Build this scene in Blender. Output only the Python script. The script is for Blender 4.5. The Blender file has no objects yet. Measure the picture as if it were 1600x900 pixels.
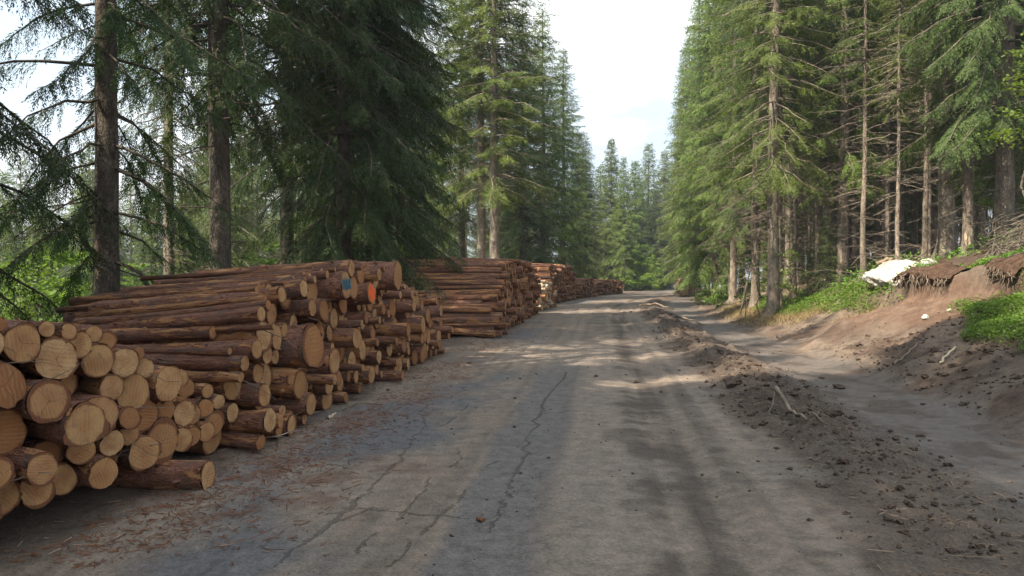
import bpy, math, random
import numpy as np
from mathutils import Vector, Matrix

random.seed(7)
R = np.random.RandomState(7)
sc = bpy.context.scene
col = sc.collection
F = 1209.0            # focal length in pixels of a 1600 px wide frame
CAMZ = 1.6
rad = math.radians

# ------------------------------------------------------------------ noise
_tabs = {}
def vnoise(x, y, seed=0):
    if seed not in _tabs:
        _tabs[seed] = np.random.RandomState(1000 + seed).rand(256, 256)
    T = _tabs[seed]
    x = np.asarray(x, float); y = np.asarray(y, float)
    ix = np.floor(x).astype(int); iy = np.floor(y).astype(int)
    fx = x - ix; fy = y - iy
    fx = fx * fx * (3 - 2 * fx); fy = fy * fy * (3 - 2 * fy)
    a = T[ix & 255, iy & 255]; b = T[(ix + 1) & 255, iy & 255]
    c = T[ix & 255, (iy + 1) & 255]; d = T[(ix + 1) & 255, (iy + 1) & 255]
    return (a * (1 - fx) + b * fx) * (1 - fy) + (c * (1 - fx) + d * fx) * fy - 0.5
def fbm(x, y, octv=4, seed=0):
    s = 0; a = 1.0
    for i in range(octv):
        s = s + a * vnoise(np.asarray(x) * 2 ** i + 13.7 * i, np.asarray(y) * 2 ** i + 7.3 * i, seed + i)
        a *= 0.5
    return s
def sstep(a, b, x):
    u = np.clip((np.asarray(x, float) - a) / (b - a), 0, 1)
    return u * u * (3 - 2 * u)
def win(a, b, c, d, x):
    return sstep(a, b, x) * (1 - sstep(c, d, x))

# ------------------------------------------------------------------ terrain
def cx(Y):
    Y = np.asarray(Y, float)
    q = np.clip(Y - 30, 0, 62)
    c = .115 * Y + .00385 * q * q
    return c + np.maximum(Y - 92, 0) * .00385 * 2 * 62
def dcx(Y):
    return .115 + 2 * .00385 * min(max(Y - 30, 0), 62)
PT = [-3000, -1500, -600, -120, -40, -9, -6.3, 4.3, 5.0, 6.1, 6.9, 7.6, 9.2, 12, 20, 40, 100, 300, 3000]
PZ = [40, 75, -38, -34, -11, -.75, 0, 0, .22, .72, 1.18, 1.55, 2.1, 2.8, 4.4, 9.0, 21, 34, 50]
def tlip(Y):
    return np.interp(Y, [13, 14.5, 18.5, 20], [8.1, 7.8, 7.0, 6.9])
def gz(Y, t, fine=True):
    Y = np.asarray(Y, float); t = np.asarray(t, float)
    amp = np.interp(Y, [0, 20, 45, 80], [1, 1, .62, .45])
    sh = np.interp(Y, [0, 14, 40, 80], [0, .0, .8, 1.2])
    wob = fbm(Y * .35, t * .1, 3, 3) * .7 * sstep(4, 5.5, t)
    tt = np.where(t > 0, t - sh * sstep(2, 4.5, t) + wob, t)
    z = np.interp(tt, PT, PZ)
    z = np.where(t > 0, z * amp, z)
    # dug-out scarp below the sod overhang
    w = win(13.0, 14.0, 19.0, 20.3, Y)
    tl = tlip(Y) + .25 * fbm(Y * 1.3, Y * 0, 3, 9)
    d = t - tl
    cut = -.34 * sstep(-1.7, -.1, d) * (1 - sstep(-.05, .1, d)) + .10 * sstep(-.02, .15, d) * (1 - sstep(.6, 2.2, d))
    z = z + w * cut
    # road crown and wheel ruts
    road = win(-3.4, -2.6, 1.6, 2.3, t)
    z = z + road * (.03 * (1 - (t / 3.0) ** 2)) - .015 * win(-1.05, -.85, -.5, -.35, t) - .03 * win(.3, .5, .8, 1.0, t)
    # churned mud ridge and lane
    bt = t - 2.25 - .35 * fbm(Y * .25, Y * 0, 2, 5)
    ridge = np.exp(-(bt / .42) ** 2) * (.095 + .10 * fbm(Y * .6, t * .6, 2, 6)) * np.interp(Y, [0, 4, 6, 9, 20, 45, 60], [.10, .12, .4, .85, 1.1, 1, .2])
    z = z + ridge
    z = z - .05 * win(2.8, 3.3, 4.2, 4.8, t)
    if fine:
        mud = win(1.5, 2.0, 2.7, 3.1, t)
        bank = sstep(3.8, 4.8, t) * (1 - sstep(60, 200, t))
        und = fbm(Y * .8, t * .8, 3, 11)
        z = z + bank * (.16 * und + .09 * fbm(Y * 2.6, t * 2.6, 4, 14) + .05 * np.abs(fbm(Y * 5.5, t * 5.5, 3, 15)))
        z = z + mud * np.interp(Y, [4, 6, 9], [.3, .5, 1]) * (.16 * fbm(Y * 4, t * 4, 4, 17) + .10 * np.abs(fbm(Y * 8, t * 8, 2, 18)))
        z = z + win(2.6, 3.0, 4.4, 5, t) * .035 * fbm(Y * 2.0, t * 2.5, 4, 20)
        z = z + road * .010 * fbm(Y * 1.2, t * 1.6, 4, 23)
        z = z + win(.3, .5, 1.7, 2.1, t) * (.010 * fbm(Y * 5.5, t * 4.2, 3, 25) + .014 * fbm(Y * .5, t * 9, 3, 26))
        z = z + (1 - sstep(-6, -4.5, t)) * (1 - sstep(60, 200, -t)) * .12 * fbm(Y * .7, t * .7, 4, 27)
        z = z + win(-4.2, -3.6, -3.0, -2.5, t) * .05 * (fbm(Y * 3, t * 3, 3, 29) + .2)
        far = sstep(60, 300, np.hypot(Y, t))
        z = z + far * 9 * fbm(Y * .006, t * .006, 4, 31)
    return z
def xyt(X, Y):
    return float(X) - float(cx(Y))
def gx(X, Y):
    return float(gz(Y, xyt(X, Y)))
def ray(px, Y):
    return (px - 800) / F * Y

# ------------------------------------------------------------------ mesh helpers
class MB:
    def __init__(s):
        s.v = []; s.q = []; s.t = []; s.qm = []; s.tm = []; s.n = 0
    def add(s, v, q=None, t=None, m=0):
        v = np.asarray(v, float).reshape(-1, 3)
        if q is not None and len(q):
            q = np.asarray(q, int); s.q.append(q + s.n); s.qm.append(np.full(len(q), m))
        if t is not None and len(t):
            t = np.asarray(t, int); s.t.append(t + s.n); s.tm.append(np.full(len(t), m))
        s.v.append(v); s.n += len(v)
    def tube(s, P, r, k=6, m=0, cap=True, jit=0.0):
        P = np.asarray(P, float); n = len(P); r = np.broadcast_to(np.asarray(r, float), (n,))
        D = np.gradient(P, axis=0); D /= np.linalg.norm(D, axis=1, keepdims=True) + 1e-9
        ref = np.array([0, 0, 1.]) if abs(D[0, 2]) < .9 else np.array([1., 0, 0])
        A = np.cross(D, ref); A /= np.linalg.norm(A, axis=1, keepdims=True) + 1e-9
        B = np.cross(D, A)
        th = np.arange(k) / k * 2 * np.pi
        rr = r[:, None] * np.ones((n, k))
        if jit:
            rr = rr * (1 + jit * (R.rand(n, k) - .5))
        V = P[:, None, :] + rr[..., None] * (np.cos(th)[None, :, None] * A[:, None, :] + np.sin(th)[None, :, None] * B[:, None, :])
        i = np.arange(n - 1)[:, None] * k; j = np.arange(k)[None, :]; j2 = (j + 1) % k
        Q = np.stack([i + j, i + j2, i + k + j2, i + k + j], -1).reshape(-1, 4)
        V = V.reshape(-1, 3); T = None
        if cap:
            V = np.vstack([V, P[-1:]]); a = (n - 1) * k; jj = np.arange(k)
            T = np.stack([a + jj, a + (jj + 1) % k, np.full(k, n * k)], -1)
        s.add(V, Q, T, m)
    def mesh(s, name, mats, smooth=True, attrs=None):
        return build_mesh(name, np.vstack(s.v), np.vstack(s.q) if s.q else None, np.vstack(s.t) if s.t else None,
                          mats, np.concatenate(s.qm) if s.q else None, np.concatenate(s.tm) if s.t else None, smooth, attrs)

def build_mesh(name, V, Q, T, mats, qm=None, tm=None, smooth=True, attrs=None):
    me = bpy.data.meshes.new(name)
    V = np.asarray(V, np.float32)
    nq = 0 if Q is None else len(Q); nt = 0 if T is None else len(T)
    me.vertices.add(len(V)); me.vertices.foreach_set('co', V.ravel())
    me.loops.add(nq * 4 + nt * 3); me.polygons.add(nq + nt)
    idx = np.concatenate(([] if Q is None else [np.asarray(Q).ravel()]) + ([] if T is None else [np.asarray(T).ravel()])).astype(np.int32)
    me.loops.foreach_set('vertex_index', idx)
    st = np.concatenate([np.arange(nq) * 4, nq * 4 + np.arange(nt) * 3]).astype(np.int32)
    me.polygons.foreach_set('loop_start', st)
    mi = np.concatenate([np.zeros(nq) if qm is None else qm, np.zeros(nt) if tm is None else tm]).astype(np.int32)
    for m in mats: me.materials.append(m)
    me.polygons.foreach_set('material_index', mi)
    me.polygons.foreach_set('use_smooth', np.full(nq + nt, smooth, bool))
    if attrs:
        for k, (ty, a) in attrs.items():
            at = me.attributes.new(k, ty, 'POINT')
            at.data.foreach_set('color' if ty == 'FLOAT_COLOR' else 'vector' if ty == 'FLOAT_VECTOR' else 'value', np.asarray(a, np.float32).ravel())
    me.update(calc_edges=True)
    return me

def ob(name, me, parent=None, loc=None, rot=None, scale=None):
    o = bpy.data.objects.new(name, me); col.objects.link(o)
    if parent: o.parent = parent
    if loc is not None: o.location = loc
    if rot is not None: o.rotation_euler = rot
    if scale is not None: o.scale = scale
    return o
def tag(o, label=None, cat=None, group=None, kind=None):
    if label: o['label'] = label
    if cat: o['category'] = cat
    if group: o['group'] = group
    if kind: o['kind'] = kind
    return o

ONES = ['', 'first', 'second', 'third', 'fourth', 'fifth', 'sixth', 'seventh', 'eighth', 'ninth', 'tenth', 'eleventh', 'twelfth', 'thirteenth',
        'fourteenth', 'fifteenth', 'sixteenth', 'seventeenth', 'eighteenth', 'nineteenth']
TENS = ['', '', 'twent', 'thirt', 'fort', 'fift', 'sixt', 'sevent', 'eight', 'ninet']
def ordw(n):
    if n < 20: return ONES[n]
    if n % 10 == 0: return TENS[n // 10] + 'ieth'
    return TENS[n // 10] + 'y-' + ONES[n % 10]

# ------------------------------------------------------------------ materials
def mat(name):
    m = bpy.data.materials.new(name); m.use_nodes = True
    nt = m.node_tree; nt.nodes.clear()
    out = nt.nodes.new('ShaderNodeOutputMaterial')
    return m, nt, out
def nd(nt, ty, **kw):
    n = nt.nodes.new(ty)
    for k, v in kw.items():
        if k.startswith('i_'):
            n.inputs[k[2:].replace('_', ' ')].default_value = v
        else: setattr(n, k, v)
    return n
def lk(nt, a, b): nt.links.new(a, b)
def noise(nt, vec, scale, detail=4, rough=.55, dist=0):
    n = nd(nt, 'ShaderNodeTexNoise'); n.inputs['Scale'].default_value = scale; n.inputs['Detail'].default_value = detail
    n.inputs['Roughness'].default_value = rough; n.inputs['Distortion'].default_value = dist
    if vec is not None: lk(nt, vec, n.inputs['Vector'])
    return n.outputs['Fac']
def ramp(nt, fac, stops):
    r = nd(nt, 'ShaderNodeValToRGB'); e = r.color_ramp.elements
    while len(e) < len(stops): e.new(.5)
    for i, (p, c) in enumerate(stops):
        e[i].position = p; e[i].color = (*c, 1) if len(c) == 3 else c
    lk(nt, fac, r.inputs['Fac']); return r.outputs['Color']
def mixc(nt, fac, a, b, mode='MIX'):
    m = nd(nt, 'ShaderNodeMix', data_type='RGBA', blend_type=mode)
    for sock, v in ((m.inputs[0], fac), (m.inputs[6], a), (m.inputs[7], b)):
        if isinstance(v, (int, float)): sock.default_value = v
        elif isinstance(v, tuple): sock.default_value = (*v, 1)
        else: lk(nt, v, sock)
    return m.outputs[2]
def math_(nt, op, a, b=None, c=None, clamp=False):
    m = nd(nt, 'ShaderNodeMath', operation=op, use_clamp=clamp)
    for i, v in enumerate((a, b, c)):
        if v is None: continue
        if isinstance(v, (int, float)): m.inputs[i].default_value = v
        else: lk(nt, v, m.inputs[i])
    return m.outputs[0]
def mrange(nt, v, a, b, c=0., d=1.):
    m = nd(nt, 'ShaderNodeMapRange'); lk(nt, v, m.inputs[0])
    for i, x in enumerate((a, b, c, d)): m.inputs[i + 1].default_value = x
    return m.outputs[0]
def vmath(nt, op, a, b):
    m = nd(nt, 'ShaderNodeVectorMath', operation=op)
    for i, v in enumerate((a, b)):
        if isinstance(v, tuple): m.inputs[i].default_value = v
        else: lk(nt, v, m.inputs[i])
    return m.outputs[0]
def bump(nt, h, strength, dist):
    b = nd(nt, 'ShaderNodeBump'); b.inputs['Strength'].default_value = strength; b.inputs['Distance'].default_value = dist
    lk(nt, h, b.inputs['Height']); return b.outputs[0]
def princ(nt, out, colour, rough=.85, normal=None, spec=.3):
    p = nd(nt, 'ShaderNodeBsdfPrincipled')
    if isinstance(colour, tuple): p.inputs['Base Color'].default_value = (*colour, 1)
    else: lk(nt, colour, p.inputs['Base Color'])
    if isinstance(rough, (int, float)): p.inputs['Roughness'].default_value = rough
    else: lk(nt, rough, p.inputs['Roughness'])
    p.inputs['Specular IOR Level'].default_value = spec
    if normal is not None: lk(nt, normal, p.inputs['Normal'])
    if out is not None: lk(nt, p.outputs[0], out.inputs[0])
    return p

def foliage_mat(name, dark, light, trans=.25, scale=1.3):
    m, nt, out = mat(name)
    tc = nd(nt, 'ShaderNodeTexCoord'); oi = nd(nt, 'ShaderNodeObjectInfo')
    f1 = noise(nt, tc.outputs['Object'], scale, 3)
    c = ramp(nt, f1, [(.3, dark), (.7, light)])
    f2 = noise(nt, tc.outputs['Object'], scale * 9, 2)
    c = mixc(nt, math_(nt, 'MULTIPLY', mrange(nt, f2, .35, .7), .35), c, tuple(min(1, x * 1.9) for x in light))
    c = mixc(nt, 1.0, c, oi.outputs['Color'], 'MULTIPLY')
    hs = nd(nt, 'ShaderNodeHueSaturation'); lk(nt, c, hs.inputs['Color'])
    lk(nt, mrange(nt, oi.outputs['Random'], 0, 1, .8, 1.2), hs.inputs['Value'])
    lk(nt, mrange(nt, oi.outputs['Random'], 0, 1, .49, .515), hs.inputs['Hue'])
    c = hs.outputs[0]
    p = princ(nt, None, c, .55, None, .25)
    tr = nd(nt, 'ShaderNodeBsdfTranslucent'); lk(nt, mixc(nt, 1.0, c, (1.3, 1.35, .6), 'MULTIPLY'), tr.inputs['Color'])
    mx = nd(nt, 'ShaderNodeMixShader'); mx.inputs[0].default_value = trans
    lk(nt, p.outputs[0], mx.inputs[1]); lk(nt, tr.outputs[0], mx.inputs[2]); lk(nt, mx.outputs[0], out.inputs[0])
    return m

M = {}
M['needles'] = foliage_mat('spruce_needles', (.028, .048, .014), (.072, .104, .024), .28)
M['leaves'] = foliage_mat('beech_leaves', (.085, .14, .028), (.15, .215, .045), .4, 2.0)
M['bilberry'] = foliage_mat('bilberry_leaves', (.07, .14, .022), (.145, .24, .04), .35, 2.2)
M['drygrass'] = foliage_mat('dry_grass', (.22, .16, .08), (.34, .26, .14), .25, 3.0)

def bark_mat(name, dark, mid, light, zs=1.0):
    m, nt, out = mat(name)
    tc = nd(nt, 'ShaderNodeTexCoord'); oi = nd(nt, 'ShaderNodeObjectInfo')
    v = vmath(nt, 'ADD', tc.outputs['Object'], oi.outputs['Location'])
    v2 = vmath(nt, 'MULTIPLY', v, (1, 1, .45))
    f1 = noise(nt, v2, 9, 5, .62); f2 = noise(nt, v, 45, 3, .6); f3 = noise(nt, v, 1.3, 2)
    vo = nd(nt, 'ShaderNodeTexVoronoi', feature='DISTANCE_TO_EDGE'); vo.inputs['Scale'].default_value = 26; lk(nt, v2, vo.inputs['Vector'])
    c = ramp(nt, f1, [(.28, dark), (.5, mid), (.72, light)])
    c = mixc(nt, mrange(nt, f3, .45, .62, 0, .55), c, mixc(nt, f1, dark, (.17, .17, .13)))
    c = mixc(nt, mrange(nt, vo.outputs[0], .0, .10, .65, 0), c, tuple(x * .45 for x in dark))
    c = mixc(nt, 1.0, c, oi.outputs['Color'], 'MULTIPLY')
    h = math_(nt, 'ADD', math_(nt, 'MULTIPLY', f1, .6), math_(nt, 'MULTIPLY', f2, .25))
    h = math_(nt, 'ADD', h, mrange(nt, vo.outputs[0], 0, .15, 0, .5))
    princ(nt, out, c, .9, bump(nt, h, .8, .02), .15)
    return m
M['bark'] = bark_mat('spruce_bark', (.07, .056, .046), (.18, .148, .122), (.29, .25, .21))
M['deadwood'] = bark_mat('dead_wood', (.10, .075, .055), (.20, .16, .12), (.30, .25, .20))
M['stem'] = bark_mat('sapling_bark', (.08, .06, .045), (.16, .13, .10), (.24, .21, .17))

def log_bark(name, merged):
    m, nt, out = mat(name)
    oi = nd(nt, 'ShaderNodeObjectInfo')
    at = nd(nt, 'ShaderNodeAttribute', attribute_name='lc')
    if merged:
        rn = nd(nt, 'ShaderNodeAttribute', attribute_name='rnd').outputs['Fac']
    else: rn = oi.outputs['Random']
    cmb = nd(nt, 'ShaderNodeCombineXYZ')
    lk(nt, math_(nt, 'MULTIPLY', rn, 37.0), cmb.inputs[0]); lk(nt, math_(nt, 'MULTIPLY', rn, 91.0), cmb.inputs[1]); lk(nt, math_(nt, 'MULTIPLY', rn, 17.0), cmb.inputs[2])
    v = vmath(nt, 'ADD', at.outputs['Vector'], cmb.outputs[0])
    vs = vmath(nt, 'MULTIPLY', v, (.22, 1, 1))          # long fibres
    vp = vmath(nt, 'MULTIPLY', v, (.38, 1, 1))
    f1 = noise(nt, vs, 3.2, 6, .68); f2 = noise(nt, v, 9, 4, .6); f3 = noise(nt, vp, 1.15, 5, .62, .4); f4 = noise(nt, v, .45, 2)
    c = ramp(nt, f1, [(.25, (.08, .034, .023)), (.45, (.245, .105, .068)), (.6, (.335, .158, .103)), (.8, (.40, .235, .16))])
    c = mixc(nt, mrange(nt, f2, .42, .66, 0, .75), c, (.165, .108, .085))
    c = mixc(nt, mrange(nt, noise(nt, vs, 11, 4, .7), .36, .50, .75, 0), c, (.035, .018, .013))          # grey outer scales
    c = mixc(nt, mrange(nt, f4, .5, .62, 0, .6), c, mixc(nt, f1, (.06, .043, .036), (.16, .125, .105)))
    inner = ramp(nt, f1, [(.3, (.25, .10, .045)), (.55, (.41, .21, .10)), (.75, (.54, .35, .19))])
    thr = mrange(nt, rn, 0, 1, .62, .455)
    pe = math_(nt, 'SUBTRACT', f3, thr)
    c = mixc(nt, mrange(nt, pe, -.035, 0, 0, .85), c, (.15, .045, .02))
    c = mixc(nt, mrange(nt, pe, .0, .012, 0, 1), c, inner)
    vo = nd(nt, 'ShaderNodeTexVoronoi'); vo.inputs['Scale'].default_value = .75; lk(nt, v, vo.inputs['Vector'])
    c = mixc(nt, mrange(nt, vo.outputs['Distance'], .06, .11, .8, 0), c, (.03, .018, .012))   # knots
    h = math_(nt, 'ADD', math_(nt, 'MULTIPLY', f1, .7), math_(nt, 'MULTIPLY', f2, .4))
    h = math_(nt, 'SUBTRACT', h, mrange(nt, pe, -.01, .01, 0, .35))
    princ(nt, out, c, .82, bump(nt, h, 1.0, .035), .12)
    return m
def log_cut(name, merged):
    m, nt, out = mat(name)
    oi = nd(nt, 'ShaderNodeObjectInfo')
    at = nd(nt, 'ShaderNodeAttribute', attribute_name='lc')
    if merged: rn = nd(nt, 'ShaderNodeAttribute', attribute_name='rnd').outputs['Fac']
    else: rn = oi.outputs['Random']
    vo3 = nd(nt, 'ShaderNodeCombineXYZ'); lk(nt, math_(nt, 'MULTIPLY', rn, 53.0), vo3.inputs[0]); lk(nt, math_(nt, 'MULTIPLY', rn, 29.0), vo3.inputs[1])
    sep = nd(nt, 'ShaderNodeSeparateXYZ'); lk(nt, at.outputs['Vector'], sep.inputs[0])
    v = vmath(nt, 'ADD', at.outputs['Vector'], vo3.outputs[0])
    r2 = math_(nt, 'SQRT', math_(nt, 'ADD', math_(nt, 'POWER', sep.outputs[1], 2.0), math_(nt, 'POWER', sep.outputs[2], 2.0)))
    nz = noise(nt, v, 1.5, 4, .65); f2 = noise(nt, v, 12, 4, .6); f3 = noise(nt, v, 1.1, 3)
    rw = math_(nt, 'ADD', r2, math_(nt, 'MULTIPLY', math_(nt, 'SUBTRACT', nz, .5), .34))
    ring = math_(nt, 'SINE', math_(nt, 'MULTIPLY', rw, 75.0))
    # saw marks: stripes at an angle of their own on each log
    rot = nd(nt, 'ShaderNodeVectorRotate', rotation_type='X_AXIS'); lk(nt, v, rot.inputs['Vector']); lk(nt, math_(nt, 'MULTIPLY', rn, 40.0), rot.inputs['Angle'])
    wv = nd(nt, 'ShaderNodeTexWave', bands_direction='Y'); wv.inputs['Scale'].default_value = 1.7; wv.inputs['Distortion'].default_value = 3.5; wv.inputs['Detail'].default_value = 2
    lk(nt, rot.outputs[0], wv.inputs['Vector'])
    rr = math_(nt, 'FRACT', math_(nt, 'MULTIPLY', rn, 7.31))
    c = ramp(nt, rr, [(0, (.31, .155, .060)), (.2, (.44, .26, .115)), (.4, (.27, .115, .042)), (.6, (.48, .31, .155)), (.8, (.34, .155, .058)), (1, (.22, .10, .045))])
    c = mixc(nt, mrange(nt, rw, .28, .5, .35, 0), c, (.34, .15, .06))      # darker heartwood
    c = mixc(nt, mrange(nt, f3, .42, .68, 0, .7), c, (.22, .085, .034))
    c = mixc(nt, math_(nt, 'MULTIPLY', mrange(nt, wv.outputs['Fac'], .4, 1, 0, .24), mrange(nt, noise(nt, v, 2.2, 3), .38, .62)), c, (.55, .38, .20))
    c = mixc(nt, mrange(nt, ring, .2, 1, 0, .08), c, (.25, .12, .05))
    c = mixc(nt, mrange(nt, f2, .5, .75, 0, .4), c, (.20, .10, .05))
    an = math_(nt, 'ARCTAN2', sep.outputs[2], sep.outputs[1])
    rad_ = math_(nt, 'ABSOLUTE', math_(nt, 'SINE', math_(nt, 'MULTIPLY_ADD', an, 1.5, math_(nt, 'MULTIPLY_ADD', noise(nt, v, 1.2, 2), 2.2, math_(nt, 'MULTIPLY', rn, 60.0)))))
    chk = math_(nt, 'MULTIPLY', math_(nt, 'LESS_THAN', math_(nt, 'MULTIPLY', rad_, rw), .014), math_(nt, 'GREATER_THAN', math_(nt, 'FRACT', math_(nt, 'MULTIPLY', rn, 13.7)), .45))
    c = mixc(nt, math_(nt, 'MULTIPLY', chk, .75), c, (.06, .03, .016))
    c = mixc(nt, mrange(nt, noise(nt, v, 3.1, 5, .7), .52, .72, 0, .65), c, mixc(nt, rr, (.19, .14, .10), (.30, .11, .035)))
    c = mixc(nt, mrange(nt, rw, .86, .95, 0, .9), c, (.13, .05, .026))
    h = math_(nt, 'ADD', math_(nt, 'MULTIPLY', wv.outputs['Fac'], .25), f2)
    princ(nt, out, c, .8, bump(nt, h, .5, .006), .2)
    return m
M['log_bark'] = log_bark('log_bark', False); M['log_cut'] = log_cut('log_cut_wood', False)
M['far_bark'] = log_bark('far_log_bark', True); M['far_cut'] = log_cut('far_log_cut_wood', True)

def paint_mat(name, c, c2):
    m, nt, out = mat(name); tc = nd(nt, 'ShaderNodeTexCoord')
    f = noise(nt, tc.outputs['Object'], 3.0, 5, .7)
    princ(nt, out, ramp(nt, f, [(.35, c2), (.55, c)]), .6)
    return m
M['orange'] = paint_mat('orange_spray_paint', (.80, .11, .02), (.42, .10, .035))
M['blue'] = paint_mat('teal_spray_paint', (.04, .15, .19), (.20, .16, .11))
M['bluedark'] = paint_mat('dark_teal_paint', (.012, .055, .10), (.02, .08, .12))

def simple(name, c1, c2, scale=8, rough=.9, b=.5, bd=.02):
    m, nt, out = mat(name); tc = nd(nt, 'ShaderNodeTexCoord')
    f = noise(nt, tc.outputs['Object'], scale, 5, .65)
    princ(nt, out, ramp(nt, f, [(.3, c1), (.7, c2)]), rough, bump(nt, f, b, bd), .2)
    return m
M['clod'] = simple('mud_clod', (.05, .034, .025), (.11, .076, .056), 14)
M['chip'] = simple('wood_chip', (.15, .10, .07), (.34, .25, .17), 5)
M['litter'] = simple('needle_litter', (.09, .035, .018), (.22, .10, .055), 5)
M['twig'] = simple('dry_twig', (.12, .09, .065), (.30, .24, .18), 6)
M['palewood'] = simple('barkless_wood', (.42, .32, .21), (.60, .49, .36), 7)  # bare wood, lightened further to stand in for sun on the right stack
M['sod'] = simple('sod_soil', (.035, .02, .013), (.11, .065, .042), 9, .95, 1, .05)
M['stone'] = simple('pale_stone', (.3, .27, .24), (.5, .46, .4), 9)

def rock_mat():
    m, nt, out = mat('white_limestone'); tc = nd(nt, 'ShaderNodeTexCoord')
    f = noise(nt, tc.outputs['Object'], 3.5, 6, .7); g = noise(nt, tc.outputs['Object'], 13, 4, .7)
    c = ramp(nt, f, [(.3, (.26, .24, .20)), (.47, (.50, .48, .44)), (.8, (.62, .61, .58))])
    c = mixc(nt, mrange(nt, g, .52, .62, 0, .85), c, (.17, .145, .11))
    c = mixc(nt, mrange(nt, noise(nt, tc.outputs['Object'], 1.6, 3), .52, .64, 0, .6), c, (.24, .21, .13))
    princ(nt, out, c, .9, bump(nt, f, .9, .08), .2); return m
M['rock'] = rock_mat()

def ground_mat():
    m, nt, out = mat('ground_soil')
    ge = nd(nt, 'ShaderNodeNewGeometry'); P = ge.outputs['Position']
    ca = nd(nt, 'ShaderNodeAttribute', attribute_name='col'); cr = nd(nt, 'ShaderNodeAttribute', attribute_name='msk')
    sp = nd(nt, 'ShaderNodeSeparateXYZ'); lk(nt, cr.outputs['Vector'], sp.inputs[0])   # x crack, y wet, z rough mud
    f1 = noise(nt, P, 7, 6, .7); f2 = noise(nt, P, 42, 4, .7); f3 = noise(nt, P, 105, 3, .75)
    k = math_(nt, 'ADD', math_(nt, 'MULTIPLY', f1, .55), math_(nt, 'MULTIPLY', f2, .5))
    c = mixc(nt, 1.0, ca.outputs['Color'], ramp(nt, k, [(.34, (.46, .44, .42)), (.52, (1, 1, 1)), (.70, (1.6, 1.57, 1.52))]), 'MULTIPLY')
    # pale grit and dark grit
    c = mixc(nt, math_(nt, 'MULTIPLY', mrange(nt, f3, .58, .68), .6), c, (.24, .22, .20))
    c = mixc(nt, math_(nt, 'MULTIPLY', mrange(nt, f3, .40, .31), .65), c, (.035, .028, .022))
    # cracks in the old asphalt: the attribute holds the distance to the nearest crack's rim
    wob = math_(nt, 'ADD', sp.outputs[0], math_(nt, 'MULTIPLY_ADD', f2, .05, -.026))
    ck = mrange(nt, wob, -.004, .010, 1, 0)
    c = mixc(nt, math_(nt, 'MULTIPLY', ck, .3), c, (.055, .042, .034))
    h = math_(nt, 'ADD', math_(nt, 'MULTIPLY', f1, .35), math_(nt, 'MULTIPLY', f2, .5))
    h = math_(nt, 'ADD', h, math_(nt, 'MULTIPLY', f3, .12))
    hb = math_(nt, 'MULTIPLY', h, math_(nt, 'MULTIPLY_ADD', sp.outputs[2], 1.5, .65))
    hb = math_(nt, 'SUBTRACT', hb, math_(nt, 'MULTIPLY', ck, .35))
    ro = math_(nt, 'MULTIPLY_ADD', sp.outputs[1], -.36, .93)
    princ(nt, out, c, ro, bump(nt, hb, .9, .045), .3)
    return m
M['ground'] = ground_mat()

# ------------------------------------------------------------------ ground sheet
def grow(start, step, f, end):
    a = [start]
    while abs(a[-1]) < end:
        step *= f; a.append(a[-1] + step * (1 if end > 0 and start >= 0 else -1))
    return a
Ys = list(np.concatenate([np.arange(2.2, 3.9, .05), np.arange(3.9, 9.5, .02), np.arange(9.5, 20, .055)]))
s = .055; y = Ys[-1]
while y < 3500: s *= 1.03; y += s; Ys.append(y)
s = .1; y = Ys[0]; pre = []
while y > -60: y -= s; s *= 1.12; pre.append(y)
Ys = np.array(pre[::-1] + Ys)
ts = list(np.concatenate([np.arange(-4.6, -3.0, .055), np.arange(-3.0, .1, .022), np.arange(.1, 9.6, .055)])); s = .055; y = ts[-1]
while y < 3200: s *= 1.07; y += s; ts.append(y)
s = .055; y = ts[0]; pre = []
while y > -3200: s *= 1.07; y -= s; pre.append(y)
ts = np.array(pre[::-1] + ts)
YY, TT = np.meshgrid(Ys, ts, indexing='ij')
ZZ = gz(YY, TT)
XX = cx(YY) + TT
nY, nT = YY.shape
V = np.stack([XX, YY, ZZ], -1).reshape(-1, 3)
i = np.arange(nY - 1)[:, None] * nT; j = np.arange(nT - 1)[None, :]
Q = np.stack([i + j, i + j + 1, i + nT + j + 1, i + nT + j], -1).reshape(-1, 4)
def C(*c): return np.array(c)[None, None, :]
def bl(base, w, c): return base * (1 - w[..., None]) + C(*c) * w[..., None]
n1 = fbm(YY * .5, TT * .9, 4, 41); n2 = fbm(YY * 1.6, TT * 1.9, 4, 44); n3 = fbm(YY * .35, TT * 3.0, 4, 47); n4 = fbm(YY * 4.6, TT * 2.2, 4, 50)
n5 = fbm(YY * .25, TT * 8.0, 3, 53)
base = np.ones((nY, nT, 3)) * C(.205, .160, .124)                                        # dusty road
base = bl(base, sstep(-.1, .5, n1) * .5, (.135, .114, .10))
base = bl(base, sstep(.05, .4, n5) * win(-2.6, -2, 1.5, 2, TT) * .45, (.11, .092, .078))
base = bl(base, sstep(.05, .4, -n5) * win(-2.6, -2, 1.5, 2, TT) * .35, (.235, .195, .16))
base = bl(base, win(-3.3, -2.6, -1.9, -1.2, TT + .8 * n2) * sstep(-.1, .35, n1 + .12), (.115, .112, .116))      # bare grey asphalt, left edge
base = bl(base, win(-1.04, -.92, -.5, -.2, TT + .12 * n1 + .1 * n2) * (1 - sstep(11, 17, YY)) * .85, (.128, .118, .114))   # polished wheel track
base = bl(base, win(-.4, -.2, .25, .45, TT + .1 * n1) * .6, (.225, .182, .148))                     # pale dust strip
base = bl(base, win(.2, .5, .8, 1.2, TT + .35 * n2 + .25 * n4) * np.clip(.50 + .9 * n4 + .8 * n1 + .7 * n2 + 1.0 * n5, .05, .92), (.078, .058, .045))  # mud tyre track
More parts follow.
